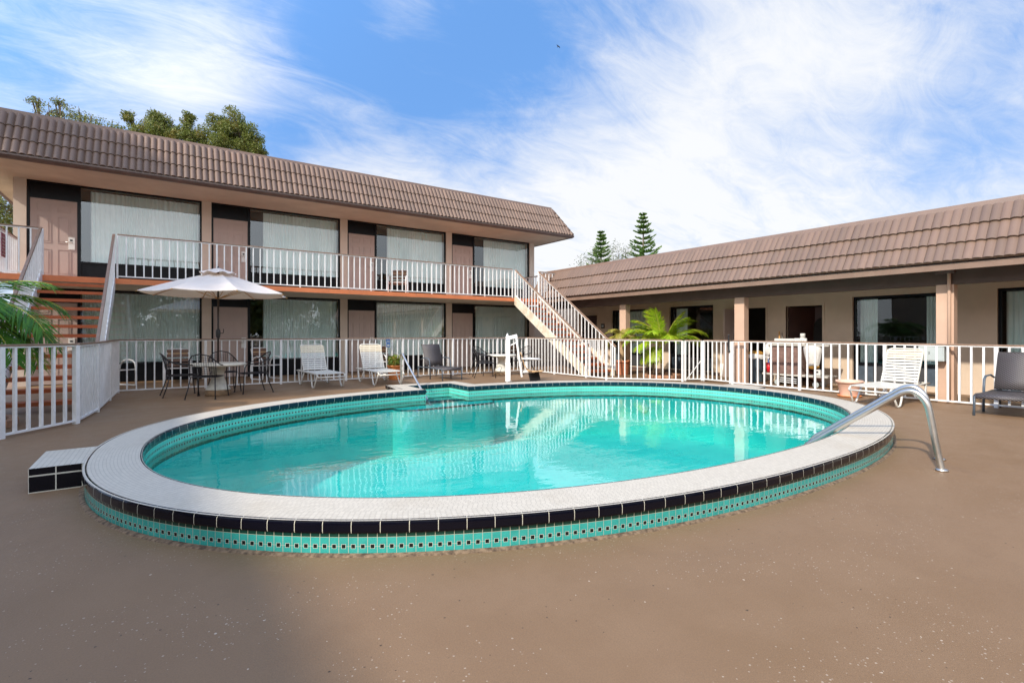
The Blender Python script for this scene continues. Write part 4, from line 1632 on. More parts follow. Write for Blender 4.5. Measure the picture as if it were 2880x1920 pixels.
def sling_lounger(label, loc, rz):
    t = thing('woven_lounger', label, 'sun lounger', loc, rz, 'dark woven loungers on the deck')
    W, zf = 0.30, 0.33
    yh = 0.22

    def leg(pts):
        MB().tube(pts, 0.017, 8, flat=0.8).build('leg', 'grey_metal', t)
    for s in (-1, 1):
        x = s * W
        leg([(x, -0.72, zf - 0.01), (x, -0.775, zf - 0.04), (x, -0.80, 0.0)])
        leg([(x, yh + 0.42, zf - 0.02), (x, yh + 0.48, 0.0)])
        # arm loop that runs down into the middle leg
        MB().tube([(x * 1.08, yh + 0.22, zf + 0.20), (x * 1.1, yh + 0.05, zf + 0.25), (x * 1.1, -0.02, zf + 0.245), (x * 1.1, -0.10, zf + 0.20), (x * 1.1, -0.13, zf + 0.05), (x * 1.1, -0.15, 0.0)], 0.018, 8, flat=0.8).build('arm', 'grey_metal', t)
    fm = MB()
    for s in (-1, 1):
        fm.tube([(s * W, -0.76, zf - 0.02), (s * W, yh + 0.45, zf - 0.02)], 0.016, 8)
    fm.build('side_rails', 'grey_metal', t)

    def sheet(path, W_):
        mb = MB()
        s = 0
        for (y0, z0), (y1, z1) in zip(path, path[1:]):
            L = math.hypot(y1 - y0, z1 - z0)
            mb.quad([(-W_, y0, z0), (W_, y0, z0), (W_, y1, z1), (-W_, y1, z1)], True, [(0, s), (2 * W_, s), (2 * W_, s + L), (0, s + L)])
            s += L
        return mb
    o = sheet([(-0.79, zf - 0.06), (-0.77, zf - 0.01), (-0.72, zf + 0.012), (-0.4, zf), (-0.1, zf), (yh, zf + 0.01)], W).build('seat_sling', 'wicker', t)
    merge_smooth(o)
    md = o.modifiers.new('thick', 'SOLIDIFY')
    md.thickness = 0.015
    a = R(68)
    H = 0.66
    path = [(yh + math.cos(a) * H * f_, zf + 0.03 + math.sin(a) * H * f_) for f_ in (0, 0.25, 0.5, 0.75, 0.95)] + [(yh + math.cos(a) * H + 0.03, zf + 0.03 + math.sin(a) * H * 0.985)]
    o = sheet(path, W - 0.02).build('back_sling', 'wicker', t)
    merge_smooth(o)
    md = o.modifiers.new('thick', 'SOLIDIFY')
    md.thickness = 0.022
    return t


SL = sling_lounger('dark woven lounger standing by the far fence, right of the orange pot', (6.43, 13.0, 0), R(2))
dup(SL, (11.16, 2.06, 0), R(-90), 'dark woven lounger cut by the right edge of the photo')


def wire_chair(label, loc, rz):
    """faces -y"""
    t = thing('patio_chair', label, 'chair', loc, rz, 'black metal patio chairs')
    w_ = 0.24
    for s in (-1, 1):
        # front leg runs up into the arm and round the back
        MB().tube([(s * (w_ + 0.05), -0.27, 0.01), (s * (w_ + 0.03), -0.25, 0.2), (s * (w_ + 0.02), -0.24, 0.40), (s * (w_ + 0.03), -0.23, 0.56), (s * (w_ + 0.04), -0.19, 0.62), (s * (w_ + 0.045), -0.05, 0.635), (s * (w_ + 0.04), 0.12, 0.66)], 0.011, 7).build('front_leg', 'black_metal', t)
        MB().tube([(s * (w_ + 0.03), 0.34, 0.01), (s * w_, 0.27, 0.22), (s * (w_ - 0.02), 0.22, 0.42)], 0.011, 7).build('rear_leg', 'black_metal', t)
    mb = MB()
    mb.tube([(w_ * 1.17, 0.12, 0.66), (w_ * 1.0, 0.25, 0.74), (w_ * 0.62, 0.33, 0.84), (0, 0.37, 0.875), (-w_ * 0.62, 0.33, 0.84), (-w_, 0.25, 0.74), (-w_ * 1.17, 0.12, 0.66)], 0.011, 7)
    mb.tube([(w_, 0.22, 0.42), (w_, 0.25, 0.74)], 0.008, 6)
    mb.tube([(-w_, 0.22, 0.42), (-w_, 0.25, 0.74)], 0.008, 6)
    mb.build('back_hoop', 'black_metal', t)
    # perforated-looking mesh back and seat: fine wires
    bk = MB()
    for k in range(11):
        x = -w_ * 0.9 + 1.8 * w_ * k / 10
        zt = 0.865 - 0.10 * (abs(x) / w_) ** 2
        bk.tube([(x, 0.225, 0.42), (x * 1.0, 0.27, 0.6), (x * 0.98, 0.345 - 0.08 * (x / w_) ** 2, zt)], 0.0035, 4, caps=False)
    for k in range(9):
        z = 0.46 + 0.042 * k
        bk.tube([(-w_ * 0.95, 0.225 + 0.06 * k / 8, z), (0, 0.24 + 0.11 * k / 8, z), (w_ * 0.95, 0.225 + 0.06 * k / 8, z)], 0.0035, 4, caps=False)
    bk.build('back_mesh', 'black_metal', t)
    st = MB()
    rim = [(w_ * math.copysign(abs(math.cos(a)) ** 0.5, math.cos(a)), 0.0 + 0.24 * math.copysign(abs(math.sin(a)) ** 0.5, math.sin(a)), 0.42) for a in [2 * PI * i / 28 for i in range(28)]]
    st.tube(rim, 0.010, 6, closed=True)
    for k in range(1, 22):
        x = -w_ + 2 * w_ * k / 22
        st.tube([(x, -0.23, 0.42), (x, 0.0, 0.412), (x, 0.23, 0.42)], 0.0045, 4, caps=False)
    for k in range(1, 14):
        y = -0.23 + 0.46 * k / 14
        st.tube([(-w_, y, 0.42), (0, y, 0.412), (w_, y, 0.42)], 0.0045, 4, caps=False)
    st.build('seat', 'black_metal', t)
    ft = MB()
    for s in (-1, 1):
        ft.lathe([(0.02, 0), (0.02, 0.008), (0.012, 0.018)], (s * (w_ + 0.05), -0.27, 0), 10)
        ft.lathe([(0.02, 0), (0.02, 0.008), (0.012, 0.018)], (s * (w_ + 0.03), 0.34, 0), 10)
    ft.build('foot_pads', 'black_metal', t)
    return t


WC = wire_chair('leftmost black metal chair at the umbrella table, back to the fence corner', (0.30, 12.38, 0), R(90 + 5))
dup(WC, (0.72, 11.72, 0), R(155), 'black metal chair nearest the pool at the umbrella table')
dup(WC, (1.58, 12.2, 0), R(-80), 'black metal chair on the right of the umbrella table, turned sideways')
dup(WC, (1.10, 12.88, 0), R(5), 'black metal chair behind the umbrella table, facing the pool')
dup(WC, (7.72, 12.55, 0), R(65), 'black metal chair left of the far white table')
dup(WC, (8.15, 13.35, 0), R(15), 'black metal chair behind the far white table, against the fence')
dup(WC, (9.35, 13.0, 0), R(-75), 'black metal chair right of the far white table, behind the pool lift')


def ped_table(label, loc, r, h):
    t = thing('pedestal_table', label, 'table', loc, 0, 'round concrete pedestal tables')
    MB().lathe([(0.02, h - 0.055), (r - 0.03, h - 0.055), (r, h - 0.04), (r, h - 0.015), (r - 0.02, h), (0.0, h)], (0, 0, 0), 40, cap=False).build('tabletop', 'table_conc', t)
    MB().lathe([(0.235, 0.115), (0.21, 0.15), (0.15, 0.25), (0.115, 0.36), (0.11, 0.45), (0.135, 0.54), (0.22, h - 0.055)], (0, 0, 0), 28).build('pedestal', 'table_conc', t)
    MB().lathe([(0.235, 0.0), (0.24, 0.02), (0.24, 0.10), (0.232, 0.115)], (0, 0, 0), 28).build('foot', 'table_foot', t)
    return t


ped_table('round white concrete table under the umbrella with a brown foot', (0.93, 12.10, 0), 0.52, 0.66)
ped_table('smaller round white table at the far fence, left of the pool lift', (8.55, 12.94, 0), 0.46, 0.63)

# umbrella
um = thing('patio_umbrella', 'large faded cream patio umbrella over the left table', 'umbrella', (0.93, 12.10, 0.0))
um.rotation_euler = (0, 0, R(22.5 - 14))
mb = MB()
mb.tube([(0, 0, 0.02), (0.0, 0, 2.60)], 0.019, 10)
mb.build('pole', plain('dark_bronze_pole', (0.03, 0.018, 0.013), 0.35), um)
cr = MB()
cr.lathe([(0.03, -0.10), (0.042, -0.06), (0.045, 0), (0.042, 0.05), (0.028, 0.09)], (0, 0, 1.28), 14)
cr.tube([(0.04, 0, 1.28), (0.09, 0, 1.28), (0.10, 0, 1.30), (0.10, 0, 1.37)], 0.008, 6)
cr.build('crank', 'dark_plastic', um)
NP_ = 8
Rr, zr, za = 1.36, 2.10, 2.55


def canopy_pt(a, f):
    k = 2 * PI / NP_
    fr_ = (a / k) % 1.0
    ridge = abs(fr_ - 0.5) * 2           # 1 on a rib, 0 in the middle of a panel
    rad = Rr * f * math.cos(k / 2) / math.cos((fr_ - 0.5) * k) * (1 - 0.03 * (1 - ridge) * f)
    z = za + (zr - za) * (f ** 1.12) - 0.035 * (1 - ridge ** 2) * math.sin(PI * min(1, f * 0.95)) - 0.02 * (1 - ridge ** 2) * f
    return (rad * math.cos(a), rad * math.sin(a), z)


mb = MB()
NA = 64
fs = [0.12, 0.25, 0.4, 0.55, 0.7, 0.85, 1.0]
i0 = 0
for f_ in fs:
    for j in range(NA):
        mb.v.append(canopy_pt(2 * PI * j / NA, f_))
for k in range(len(fs) - 1):
    for j in range(NA):
        j2 = (j + 1) % NA
        mb.f.append((k * NA + j, k * NA + j2, (k + 1) * NA + j2, (k + 1) * NA + j))
        mb.sm.append(False)
# short valance hem
for j in range(NA):
    j2 = (j + 1) % NA
    a, b = mb.v[(len(fs) - 1) * NA + j], mb.v[(len(fs) - 1) * NA + j2]
    mb.quad([a, b, (b[0], b[1], b[2] - 0.014), (a[0], a[1], a[2] - 0.014)])
mb.build('canopy', 'canvas', um)
mb = MB()
NV = 48
for q, (rr_, zz_) in enumerate([(0.012, za + 0.085), (0.10, za + 0.055), (0.22, za + 0.012), (0.33, za - 0.03)]):
    for j in range(NV):
        a = 2 * PI * j / NV
        wv = math.cos(a * 8)
        mb.v.append((rr_ * math.cos(a) * (1 + 0.05 * wv * q / 3), rr_ * math.sin(a) * (1 + 0.05 * wv * q / 3), zz_ + 0.018 * wv * q / 3 * (1 if q == 3 else 0.4)))
for k in range(3):
    for j in range(NV):
        j2 = (j + 1) % NV
        mb.f.append((k * NV + j, k * NV + j2, (k + 1) * NV + j2, (k + 1) * NV + j))
        mb.sm.append(True)
mb.build('vent_cap', 'canvas', um)
MB().lathe([(0.018, 0), (0.02, 0.02), (0.006, 0.05)], (0, 0, za + 0.075), 10).build('finial', 'dark_plastic', um)
for j in range(NP_):
    a = 2 * PI * j / NP_
    rb = MB()
    p0 = Vector((0.02 * math.cos(a), 0.02 * math.sin(a), za + 0.0))
    p1 = Vector(canopy_pt(a + 1e-4, 1.0)) - Vector((0, 0, 0.02))
    rb.tube([p0 + Vector((0, 0, -0.03)), p0.lerp(p1, 0.5) + Vector((0, 0, -0.008)), p1 + Vector((0.03 * math.cos(a), 0.03 * math.sin(a), -0.008))], 0.009, 6)
    rb.tube([(0.03 * math.cos(a), 0.03 * math.sin(a), 2.0), p0.lerp(p1, 0.55) + Vector((0, 0, -0.02))], 0.007, 6)
    rb.build('rib', 'wood', um)


def arm_chair(label, loc, rz):
    """white arched-arm frame, tan back, brown strap seat; faces -y"""
    t = thing('armchair', label, 'chair', loc, rz, 'white framed armchairs outside the rooms')
    for s in (-1, 1):
        x = s * 0.28
        pts = [(x, 0.27, 0.02), (x, -0.24, 0.02)]
        MB().tube([(x, -0.27, 0.05), (x, -0.27, 0.45), (x, -0.24, 0.56), (x, -0.16, 0.62), (x, 0.0, 0.64), (x, 0.14, 0.60), (x, 0.23, 0.50), (x, 0.27, 0.34), (x, 0.27, 0.05), (x, 0.24, 0.02), (x, -0.24, 0.02)], 0.018, 8, closed=True).build('arm_frame', 'white_paint', t)
    mb = MB()
    mb.tube([(-0.24, -0.24, 0.40), (0.24, -0.24, 0.40)], 0.013, 6)
    mb.tube([(-0.24, 0.2, 0.38), (0.24, 0.2, 0.38)], 0.013, 6)
    mb.tube([(-0.28, -0.24, 0.40), (-0.28, 0.22, 0.38)], 0.013, 6)
    mb.tube([(0.28, -0.24, 0.40), (0.28, 0.22, 0.38)], 0.013, 6)
    mb.tube([(-0.24, 0.2, 0.38), (-0.23, 0.34, 0.84), (-0.20, 0.35, 0.87), (0.20, 0.35, 0.87), (0.23, 0.34, 0.84), (0.24, 0.2, 0.38)], 0.014, 8)
    mb.build('frame', 'white_paint', t)
    s1 = MB()
    for k in range(8):
        y = -0.22 + 0.055 * k
        s1.box(-0.27, 0.27, y, y + 0.04, 0.395, 0.405)
    s1.build('seat_straps', 'brown_strap', t)
    s2 = MB()
    for k in range(4):
        f0, f1 = 0.05 + k * 0.115, 0.05 + k * 0.115 + 0.08
        a, b = (0.20 + 0.14 * f0 / 0.46, 0.38 + f0), (0.20 + 0.14 * f1 / 0.46, 0.38 + f1)
        s2.obox([(-0.235, a[0] - 0.02, a[1]), (0.235, a[0] - 0.02, a[1]), (0.235, a[0], a[1]), (-0.235, a[0], a[1]),
                 (-0.235, b[0] - 0.02, b[1]), (0.235, b[0] - 0.02, b[1]), (0.235, b[0], b[1]), (-0.235, b[0], b[1])])
    s2.build('lower_back_straps', 'brown_strap', t)
    MB().obox([(-0.235, 0.30, 0.70), (0.235, 0.30, 0.70), (0.235, 0.325, 0.70), (-0.235, 0.325, 0.70), (-0.235, 0.335, 0.85), (0.235, 0.335, 0.85), (0.235, 0.355, 0.85), (-0.235, 0.355, 0.85)]).build('head_sling', 'tan_sling', t)
    return t


AC = arm_chair('white armchair with tan back on the balcony outside the third window', (6.32, 15.7, 2.523), R(-30))
dup(AC, (-0.95, 15.35, 0), R(40), 'white armchair half hidden by the left fence corner under the balcony')
dup(AC, (0.30, 15.45, 0), R(0), 'white armchair behind the fence, left of the umbrella pole')
dup(AC, (2.35, 15.45, 0), R(25), 'white armchair behind the fence, between umbrella table and left lounger')
dup(AC, (5.85, 15.4, 0), R(20), 'white armchair behind the fence and the orange flower pot')
dup(AC, (11.0, 15.6, 0), R(0), 'white armchair under the balcony beside the far staircase')

# pool lift
pl = thing('pool_lift', 'white pool lift post with a tan sling seat at the far pool edge', 'pool lift', (7.48, 11.0, 0), R(-34.65))
mb = MB()
mb.box(-0.06, 0.05, -0.05, 0.05, 0, 1.18)
mb.box(-0.075, 0.065, -0.065, 0.065, 0, 0.5)
mb.build('mast', 'white_paint', pl, bevel=0.01)
mb = MB()
mb.bar((-0.06, 0, 1.14), (0.24, 0, 1.21), 0.07, 0.10)
mb.bar((0.20, 0, 1.24), (0.36, -0.04, 0.13), 0.05, 0.06, up=(0, 1, 0))
mb.bar((0.04, 0, 0.95), (0.24, 0, 1.05), 0.03, 0.03)
mb.lathe([(0.035, 0), (0.04, 0.02), (0.01, 0.10)], (-0.02, 0, 1.18), 10)
mb.build('lift_arm', 'white_paint', pl, bevel=0.006)
mb = MB()
sx = [(0.34, 0.78), (0.38, 0.66), (0.43, 0.46), (0.50, 0.34), (0.62, 0.29), (0.80, 0.30), (0.92, 0.31)]
for (a, za_), (b, zb_) in zip(sx, sx[1:]):
    mb.quad([(a, -0.2, za_), (b, -0.2, zb_), (b, 0.2, zb_), (a, 0.2, za_)], True)
o = mb.build('sling_seat', 'tan_sling', pl)
md = o.modifiers.new('thick', 'SOLIDIFY')
md.thickness = 0.025
mb = MB()
mb.tube([(0.36, -0.22, 0.62), (0.84, -0.22, 0.60)], 0.016, 8)
mb.tube([(0.36, 0.22, 0.62), (0.84, 0.22, 0.60)], 0.016, 8)
mb.tube([(0.34, 0, 0.26), (0.70, 0, 0.26)], 0.03, 8)
mb.build('armrests', 'white_paint', pl)
mb = MB()
mb.bar((0.66, 0, 0.28), (0.73, 0, 0.03), 0.25, 0.04, up=(0, 1, 0))
mb.bar((0.66, 0, 0.28), (0.72, 0, 0.02), 0.04, 0.28)
mb.build('footrest', 'dark_plastic', pl)
# anchor column joining the mast with the deck
MB().lathe([(0.10, 0), (0.10, 0.02), (0.07, 0.03)], (0, 0, 0.001), 20).build('base_plate', 'steel', pl)


# ------------------------------------------------------------------ pots and plants
def pot(mb, r0, r1, h, rim=0.03, ribs=0):
    prof_ = [(r0, 0), (r0 + (r1 - r0) * 0.8, h - rim * 1.2), (r1, h - rim), (r1 + 0.012, h - rim), (r1 + 0.014, h), (r1 - 0.012, h), (r1 - 0.02, h - 0.05)]
    mb.lathe(prof_, (0, 0, 0), 36, cap=False)
    if ribs:
        for k in range(ribs):
            a = 2 * PI * k / ribs
            mb.bar((r0 * math.cos(a), r0 * math.sin(a), 0.03), ((r0 + (r1 - r0) * 0.78) * math.cos(a), (r0 + (r1 - r0) * 0.78) * math.sin(a), h - rim * 1.3), 0.010, 0.010)
    return mb


def leaf_cloud(mb, centres, n, size, seed, flatten=0.8, hollow=0.35, aspect=0.5):
    rnd = random.Random(seed)
    tot_ = sum(c[3] ** 2 for c in centres)
    for cx, cy, cz, r in centres:
        for _ in range(int(n * r * r / tot_)):
            while True:
                p = Vector((rnd.uniform(-1, 1), rnd.uniform(-1, 1), rnd.uniform(-1, 1)))
                if hollow < p.length < 1:
                    break
            # ragged outline
            p *= r * rnd.choice((0.75, 0.95, 1.0, 1.0, 1.12))
            c = Vector((cx, cy, cz)) + Vector((p.x, p.y, p.z * flatten))
            d = Vector((rnd.gauss(0, 1), rnd.gauss(0, 1), rnd.gauss(0, 0.7))).normalized()
            e = d.cross(Vector((rnd.gauss(0, 1), rnd.gauss(0, 1), rnd.gauss(0, 1)))).normalized()
            s = size * rnd.uniform(0.6, 1.3)
            mb.quad([c - d * s, c + e * s * aspect, c + d * s, c - e * s * aspect])
    return mb


t = thing('flower_pot', 'round orange plastic pot with a leafy green and red plant', 'potted plant', (5.27, 13.35, 0))
pot(MB(), 0.15, 0.195, 0.40, 0.05, 24).build('pot', 'orange_pot', t)
MB().lathe([(0.0, 0.35), (0.175, 0.35)], (0, 0, 0), 24, cap=False).build('soil', 'soil', t)
cs = [(random.uniform(-.16, .16), random.uniform(-.16, .16), 0.50 + random.uniform(-.05, .13), random.uniform(.08, .13)) for _ in range(12)]
leaf_cloud(MB(), cs, 900, 0.035, 3, 0.9, 0.2).build('foliage', 'shrub_leaf', t)
mb = MB()
leaf_cloud(mb, [(c[0], c[1], c[2] + 0.02, c[3]) for c in cs[:8]], 90, 0.022, 5, 0.9, 0.8, 0.9)
mb.build('blossoms', 'flower', t)

t = thing('empty_pot', 'empty faded peach plant pot beside the right white lounger', 'plant pot', (11.40, 4.50, 0))
pot(MB(), 0.155, 0.225, 0.31, 0.05).build('pot', 'peach_pot', t, (0, 0, 0.02))
MB().lathe([(0.17, 0), (0.20, 0.008), (0.215, 0.03), (0.20, 0.03), (0.18, 0.014)], (0, 0, 0), 30).build('saucer', 'saucer', t)
MB().lathe([(0.0, 0.26), (0.205, 0.26)], (0, 0, 0), 24, cap=False).build('soil', 'soil', t)


def frond(mb, rach, base, azim, elev, length, droop, n, llen, width, seed, vee=0.6, back=0.35, sag=(0.10, 0.30)):
    """one feather leaf: leaflets in mb, midrib in rach"""
    rnd = random.Random(seed)
    base = Vector(base)
    h = Vector((math.cos(azim), math.sin(azim), 0))
    side = Vector((-math.sin(azim), math.cos(azim), 0))
    pts = []
    for k in range(15):
        f = k / 14
        ang = elev - droop * f ** 1.4
        if k == 0:
            p = base.copy()
        else:
            p = pts[-1] + (h * math.cos(ang) + Vector((0, 0, math.sin(ang)))) * (length / 14)
        pts.append(p)
    rach.tube(pts, [0.012 * (1 - 0.75 * k / 14) for k in range(15)], 5, caps=False)
    for k in range(n):
        f = 0.16 + 0.84 * (k + rnd.uniform(-.3, .3)) / n
        f = min(max(f, 0.14), 0.999)
        q = f * 14
        i = min(int(q), 13)
        p = pts[i].lerp(pts[i + 1], q - i)
        d = (pts[i + 1] - pts[i]).normalized()
        up = side.cross(d)
        L = llen * (0.45 + 0.75 * math.sin(PI * min(1, f * 0.80 + 0.13))) * rnd.uniform(0.8, 1.12)
        if f > 0.85:
            L *= 1.0 - (f - 0.85) * 2.2
        for s in (-1, 1):
            fwd = 0.55 + 0.8 * f + rnd.uniform(-.12, .12)
            ld = (side * s + d * fwd * (1 - back * 0.2) + up * (vee * rnd.uniform(0.4, 1.1))).normalized()
            e = ld.cross(up).normalized() * width * rnd.uniform(0.8, 1.2)
            m_ = p + ld * L * 0.5
            tip = p + ld * L + Vector((0, 0, -L * rnd.uniform(*sag)))
            mb.quad([p - e * 0.3, p + e * 0.3, m_ + e, m_ - e])
            i_ = len(mb.v)
            mb.v += [tuple(m_ - e), tuple(m_ + e), tuple(tip)]
            mb.f.append((i_, i_ + 1, i_ + 2))
            mb.sm.append(False)


# ground palm with two bright stems beside the gate
pm = thing('palm', 'bright green feather palm with yellow stems growing in a brick ringed bed', 'palm tree', (12.0, 9.62, 0))
mb, rc = MB(), MB()
specs = [(R(112), R(66), 1.25, R(70)), (R(150), R(52), 1.45, R(75)), (R(138), R(32), 1.45, R(75)), (R(125), R(50), 1.55, R(85)), (R(95), R(80), 1.30, R(30)),
         (R(-30), R(64), 1.45, R(60)), (R(-52), R(52), 1.65, R(85)), (R(-45), R(32), 1.35, R(75)), (R(-75), R(70), 1.25, R(50)), (R(-60), R(42), 1.5, R(90)),
         (R(200), R(60), 1.2, R(85)), (R(235), R(48), 1.1, R(90)), (R(30), R(55), 1.2, R(80)), (R(75), R(58), 1.2, R(70)), (R(180), R(84), 1.25, R(25)), (R(165), R(25), 1.15, R(80)), (R(300), R(74), 1.3, R(30)), (R(145), R(66), 1.35, R(60))]
for i, (az, el, ln, dr_) in enumerate(specs):
    frond(mb, rc, (0.06 * math.cos(az), 0.06 * math.sin(az), 0.98 + 0.02 * (i % 3)), az, el, ln * 0.80, dr_, 36, 0.37, 0.016, i, vee=0.45, sag=(0.02, 0.16))
for i, az in enumerate((R(140), R(168), R(205))):
    frond(mb, rc, (-0.05, 0.12, 0.92), az, R(-12), 0.75, R(70), 30, 0.26, 0.012, 40 + i, vee=0.1)
mb.build('fronds', 'palm_bright', pm)
rc.build('leaf_stalks', 'crownshaft', pm)
for (x, y, k) in ((-0.03, 0.02, 0), (-0.13, 0.22, 1)):
    MB().tube([(x, y, 0), (x, y, 0.42)], [0.035, 0.028], 10).build('trunk', 'palm_trunk', pm)
    MB().tube([(x, y, 0.40), (x, y, 0.55), (x * 0.6, y * 0.6, 0.85), (x * 0.3, y * 0.3, 1.03)], [0.030, 0.042, 0.034, 0.02], 10).build('crownshaft', 'crownshaft', pm)


def brick_bed(name, label, loc, r):
    t = thing(name, label, 'planting bed', loc, 0, 'brick ringed planting beds')
    mb = MB()
    nb = int(2 * PI * r / 0.21)
    rnd = random.Random(int(r * 100))
    for k in range(nb):
        a = 2 * PI * k / nb
        rr_ = r + rnd.uniform(-.015, .015)
        c = Vector((rr_ * math.cos(a), rr_ * math.sin(a), 0.045))
        d = Vector((-math.sin(a + rnd.uniform(-.1, .1)), math.cos(a), 0)).normalized()
        mb.bar(c - d * 0.095, c + d * 0.095, 0.09, 0.09 + rnd.uniform(-.01, .01))
    mb.build('brick_ring', 'brick', t, bevel=0.008)
    ml = MB()
    ml.lathe([(0.0, 0.075), (r * 0.5, 0.07), (r - 0.03, 0.05), (r, 0.02)], (0, 0, 0), 28, cap=False)
    ml.build('mulch', 'mulch', t)


brick_bed('planting_bed', 'brick ringed mulch bed under the bright palm behind the fence', (12.0, 9.62, 0), 0.5)
brick_bed('planting_bed', 'brick ringed mulch bed behind the fence at the left edge', (-2.45, 9.75, 0), 0.72)

# left palm
lp = thing('palm', 'dark green palm reaching into the left edge before the staircase', 'palm tree', (-2.5, 9.9, 0))
mb, rc = MB(), MB()
MB().tube([(0, 0, 0), (0.03, 0, 0.8), (0.0, 0, 1.6)], [0.07, 0.055, 0.06], 12).build('trunk', 'palm_trunk', lp)
rnd = random.Random(11)
specs = [(-60, 45, 1.5, 75), (-35, 35, 1.45, 80), (-20, 18, 1.40, 75), (-48, 10, 1.45, 70), (0, 50, 1.3, 80), (-75, 15, 1.3, 85), (20, 25, 1.3, 90), (-28, 0, 1.35, 65),
         (60, 45, 1.3, 90), (100, 50, 1.3, 90), (140, 45, 1.3, 90), (180, 50, 1.3, 90), (220, 40, 1.3, 90), (-100, 45, 1.3, 85), (-10, 62, 1.2, 60), (-55, -8, 1.2, 60), (-5, 5, 1.25, 80)]
for i, (az, el, ln, dr_) in enumerate(specs):
    frond(mb, rc, (0, 0, 1.55), R(az), R(el * 0.75), ln * 1.12, R(dr_), 40, 0.46, 0.016, 60 + i, vee=0.3, sag=(0.05, 0.25))
mb.build('fronds', 'palm_dark', lp)
rc.build('leaf_stalks', 'crownshaft', lp)

# potted yellowing palm
t = thing('potted_palm', 'yellowing dry palm in a terracotta pot at the foot of the far stairs', 'potted plant', (11.75, 10.95, 0))
pot(MB(), 0.17, 0.225, 0.44, 0.06, 26).build('pot', 'terracotta', t)
MB().lathe([(0.0, 0.40), (0.21, 0.40)], (0, 0, 0), 24, cap=False).build('soil', 'soil', t)
MB().tube([(0, 0, 0.38), (0.02, 0.03, 0.75), (0.0, 0.06, 1.05), (0, 0.06, 1.22)], [0.06, 0.075, 0.055, 0.03], 10).build('fibrous_stem', 'fibre', t)
mb, rc = MB(), MB()
for i, (az, el, ln, dr_) in enumerate([(130, 55, .7, 120), (160, 30, .6, 110), (100, 20, .65, 120), (-20, 50, .65, 120), (-50, 35, .6, 110), (220, 50, .6, 120), (270, 40, .6, 120), (40, 50, .6, 120), (180, 70, .6, 100), (0, 75, .55, 90)]):
    frond(mb, rc, (0, 0.06, 1.15), R(az), R(el), ln, R(dr_), 26, 0.24, 0.012, 90 + i, vee=0.2)
mb.build('fronds', 'palm_yellow', t)
rc.build('leaf_stalks', 'fibre', t)

# ------------------------------------------------------------------ housekeeping things behind the right fence
ct = thing('housekeeping_cart', 'loaded housekeeping cart with linen, brown panel and white sack', 'cart', (12.72, 6.15, 0), R(90))
# local x runs along the fence (world +y), local y towards the camera side (world -x)
mb = MB()
mb.box(-0.78, 0.76, -0.24, 0.24, 0.24, 0.29)
mb.build('lower_shelf', 'cart_shelf', ct, bevel=0.015)
MB().box(-0.80, 0.60, -0.24, 0.24, 0.97, 1.01).build('top_shelf', 'cart_shelf', ct, bevel=0.012)
MB().box(-0.28, 0.50, -0.23, 0.245, 1.01, 1.075).build('tray', 'cart_shelf', ct, bevel=0.012)
mb = MB()
mb.box(-0.12, 0.50, 0.20, 0.245, 0.29, 0.93)
mb.build('brown_panel', 'bag_brown', ct, bevel=0.01)
MB().box(-0.17, 0.52, -0.22, 0.19, 0.29, 0.97).build('cabinet', 'bag_brown', ct)
for s in (-0.5, 0.4):
    for q in (-0.18, 0.18):
        w_ = MB().lathe([(0.058, -0.018), (0.07, -0.012), (0.07, 0.012), (0.058, 0.018)], (0, 0, 0), 20)
        w_.build('wheel', 'grey_box', ct, (s, q, 0.071)).rotation_euler = (R(90), 0, 0)
        MB().bar((s, q, 0.10), (s + 0.02, q, 0.24), 0.03, 0.06).build('caster_fork', 'steel', ct)
mb = MB()
for k in range(3):
    mb.bar((-0.1, 0.25, 0.08 + k * 0.05), (0.36, 0.25, 0.10 + k * 0.05), 0.012, 0.014)
mb.bar((0.36, 0.25, 0.22), (0.32, 0.25, 0.07), 0.014, 0.014)
mb.build('wire_basket', 'white_paint', ct)
# rolled linen and cups on the tray
mb = MB()
rnd = random.Random(4)
for k in range(14):
    mb.lathe([(0.024, 0), (0.028, 0.05 + 0.02 * rnd.random()), (0.020, 0.075)], (0.02 + 0.034 * k, 0.15, 1.075), 10)
for k in range(5):
    lumpy_r = rnd.uniform(0.03, 0.045)
    mb.lathe([(lumpy_r, 0), (lumpy_r * 1.1, 0.05), (lumpy_r * 0.8, 0.085)], (-0.24 + 0.055 * k, 0.12, 1.075), 12)
mb.lathe([(0.055, 0), (0.057, 0.10), (0.05, 0.11)], (-0.13, 0.02, 1.075), 16)
mb.lathe([(0.055, 0), (0.055, 0.09), (0.05, 0.10)], (-0.13, 0.02, 1.175), 16)
tag(mb.build('paper_cups', 'white_cloth', None, (12.72, 6.15, 0)), 'row of white paper cups and stacked rolls on top of the cart', 'supplies').rotation_euler = (0, 0, R(90))


def lumpy(mb, c, r, seed, sq=(1, 1, 1), n=12):
    rnd = random.Random(seed)
    i0 = len(mb.v)
    ph = [rnd.uniform(0, 6) for _ in range(6)]
    for i in range(n + 1):
        th_ = PI * i / n
        for j in range(n * 2):
            a = PI * j / n
            k = 1 + 0.10 * math.sin(3 * a + ph[0]) * math.sin(th_) + 0.08 * math.sin(5 * a + 4 * th_ + ph[1]) + 0.05 * math.sin(9 * a + ph[2])
            mb.v.append((c[0] + r * k * sq[0] * math.sin(th_) * math.cos(a), c[1] + r * k * sq[1] * math.sin(th_) * math.sin(a), c[2] + r * k * sq[2] * math.cos(th_)))
    for i in range(n):
        for j in range(n * 2):
            j2 = (j + 1) % (n * 2)
            mb.f.append((i0 + i * 2 * n + j, i0 + (i + 1) * 2 * n + j, i0 + (i + 1) * 2 * n + j2, i0 + i * 2 * n + j2))
            mb.sm.append(True)
    return mb


def at_cart(x, y):
    return (12.72 - y, 6.15 + x)


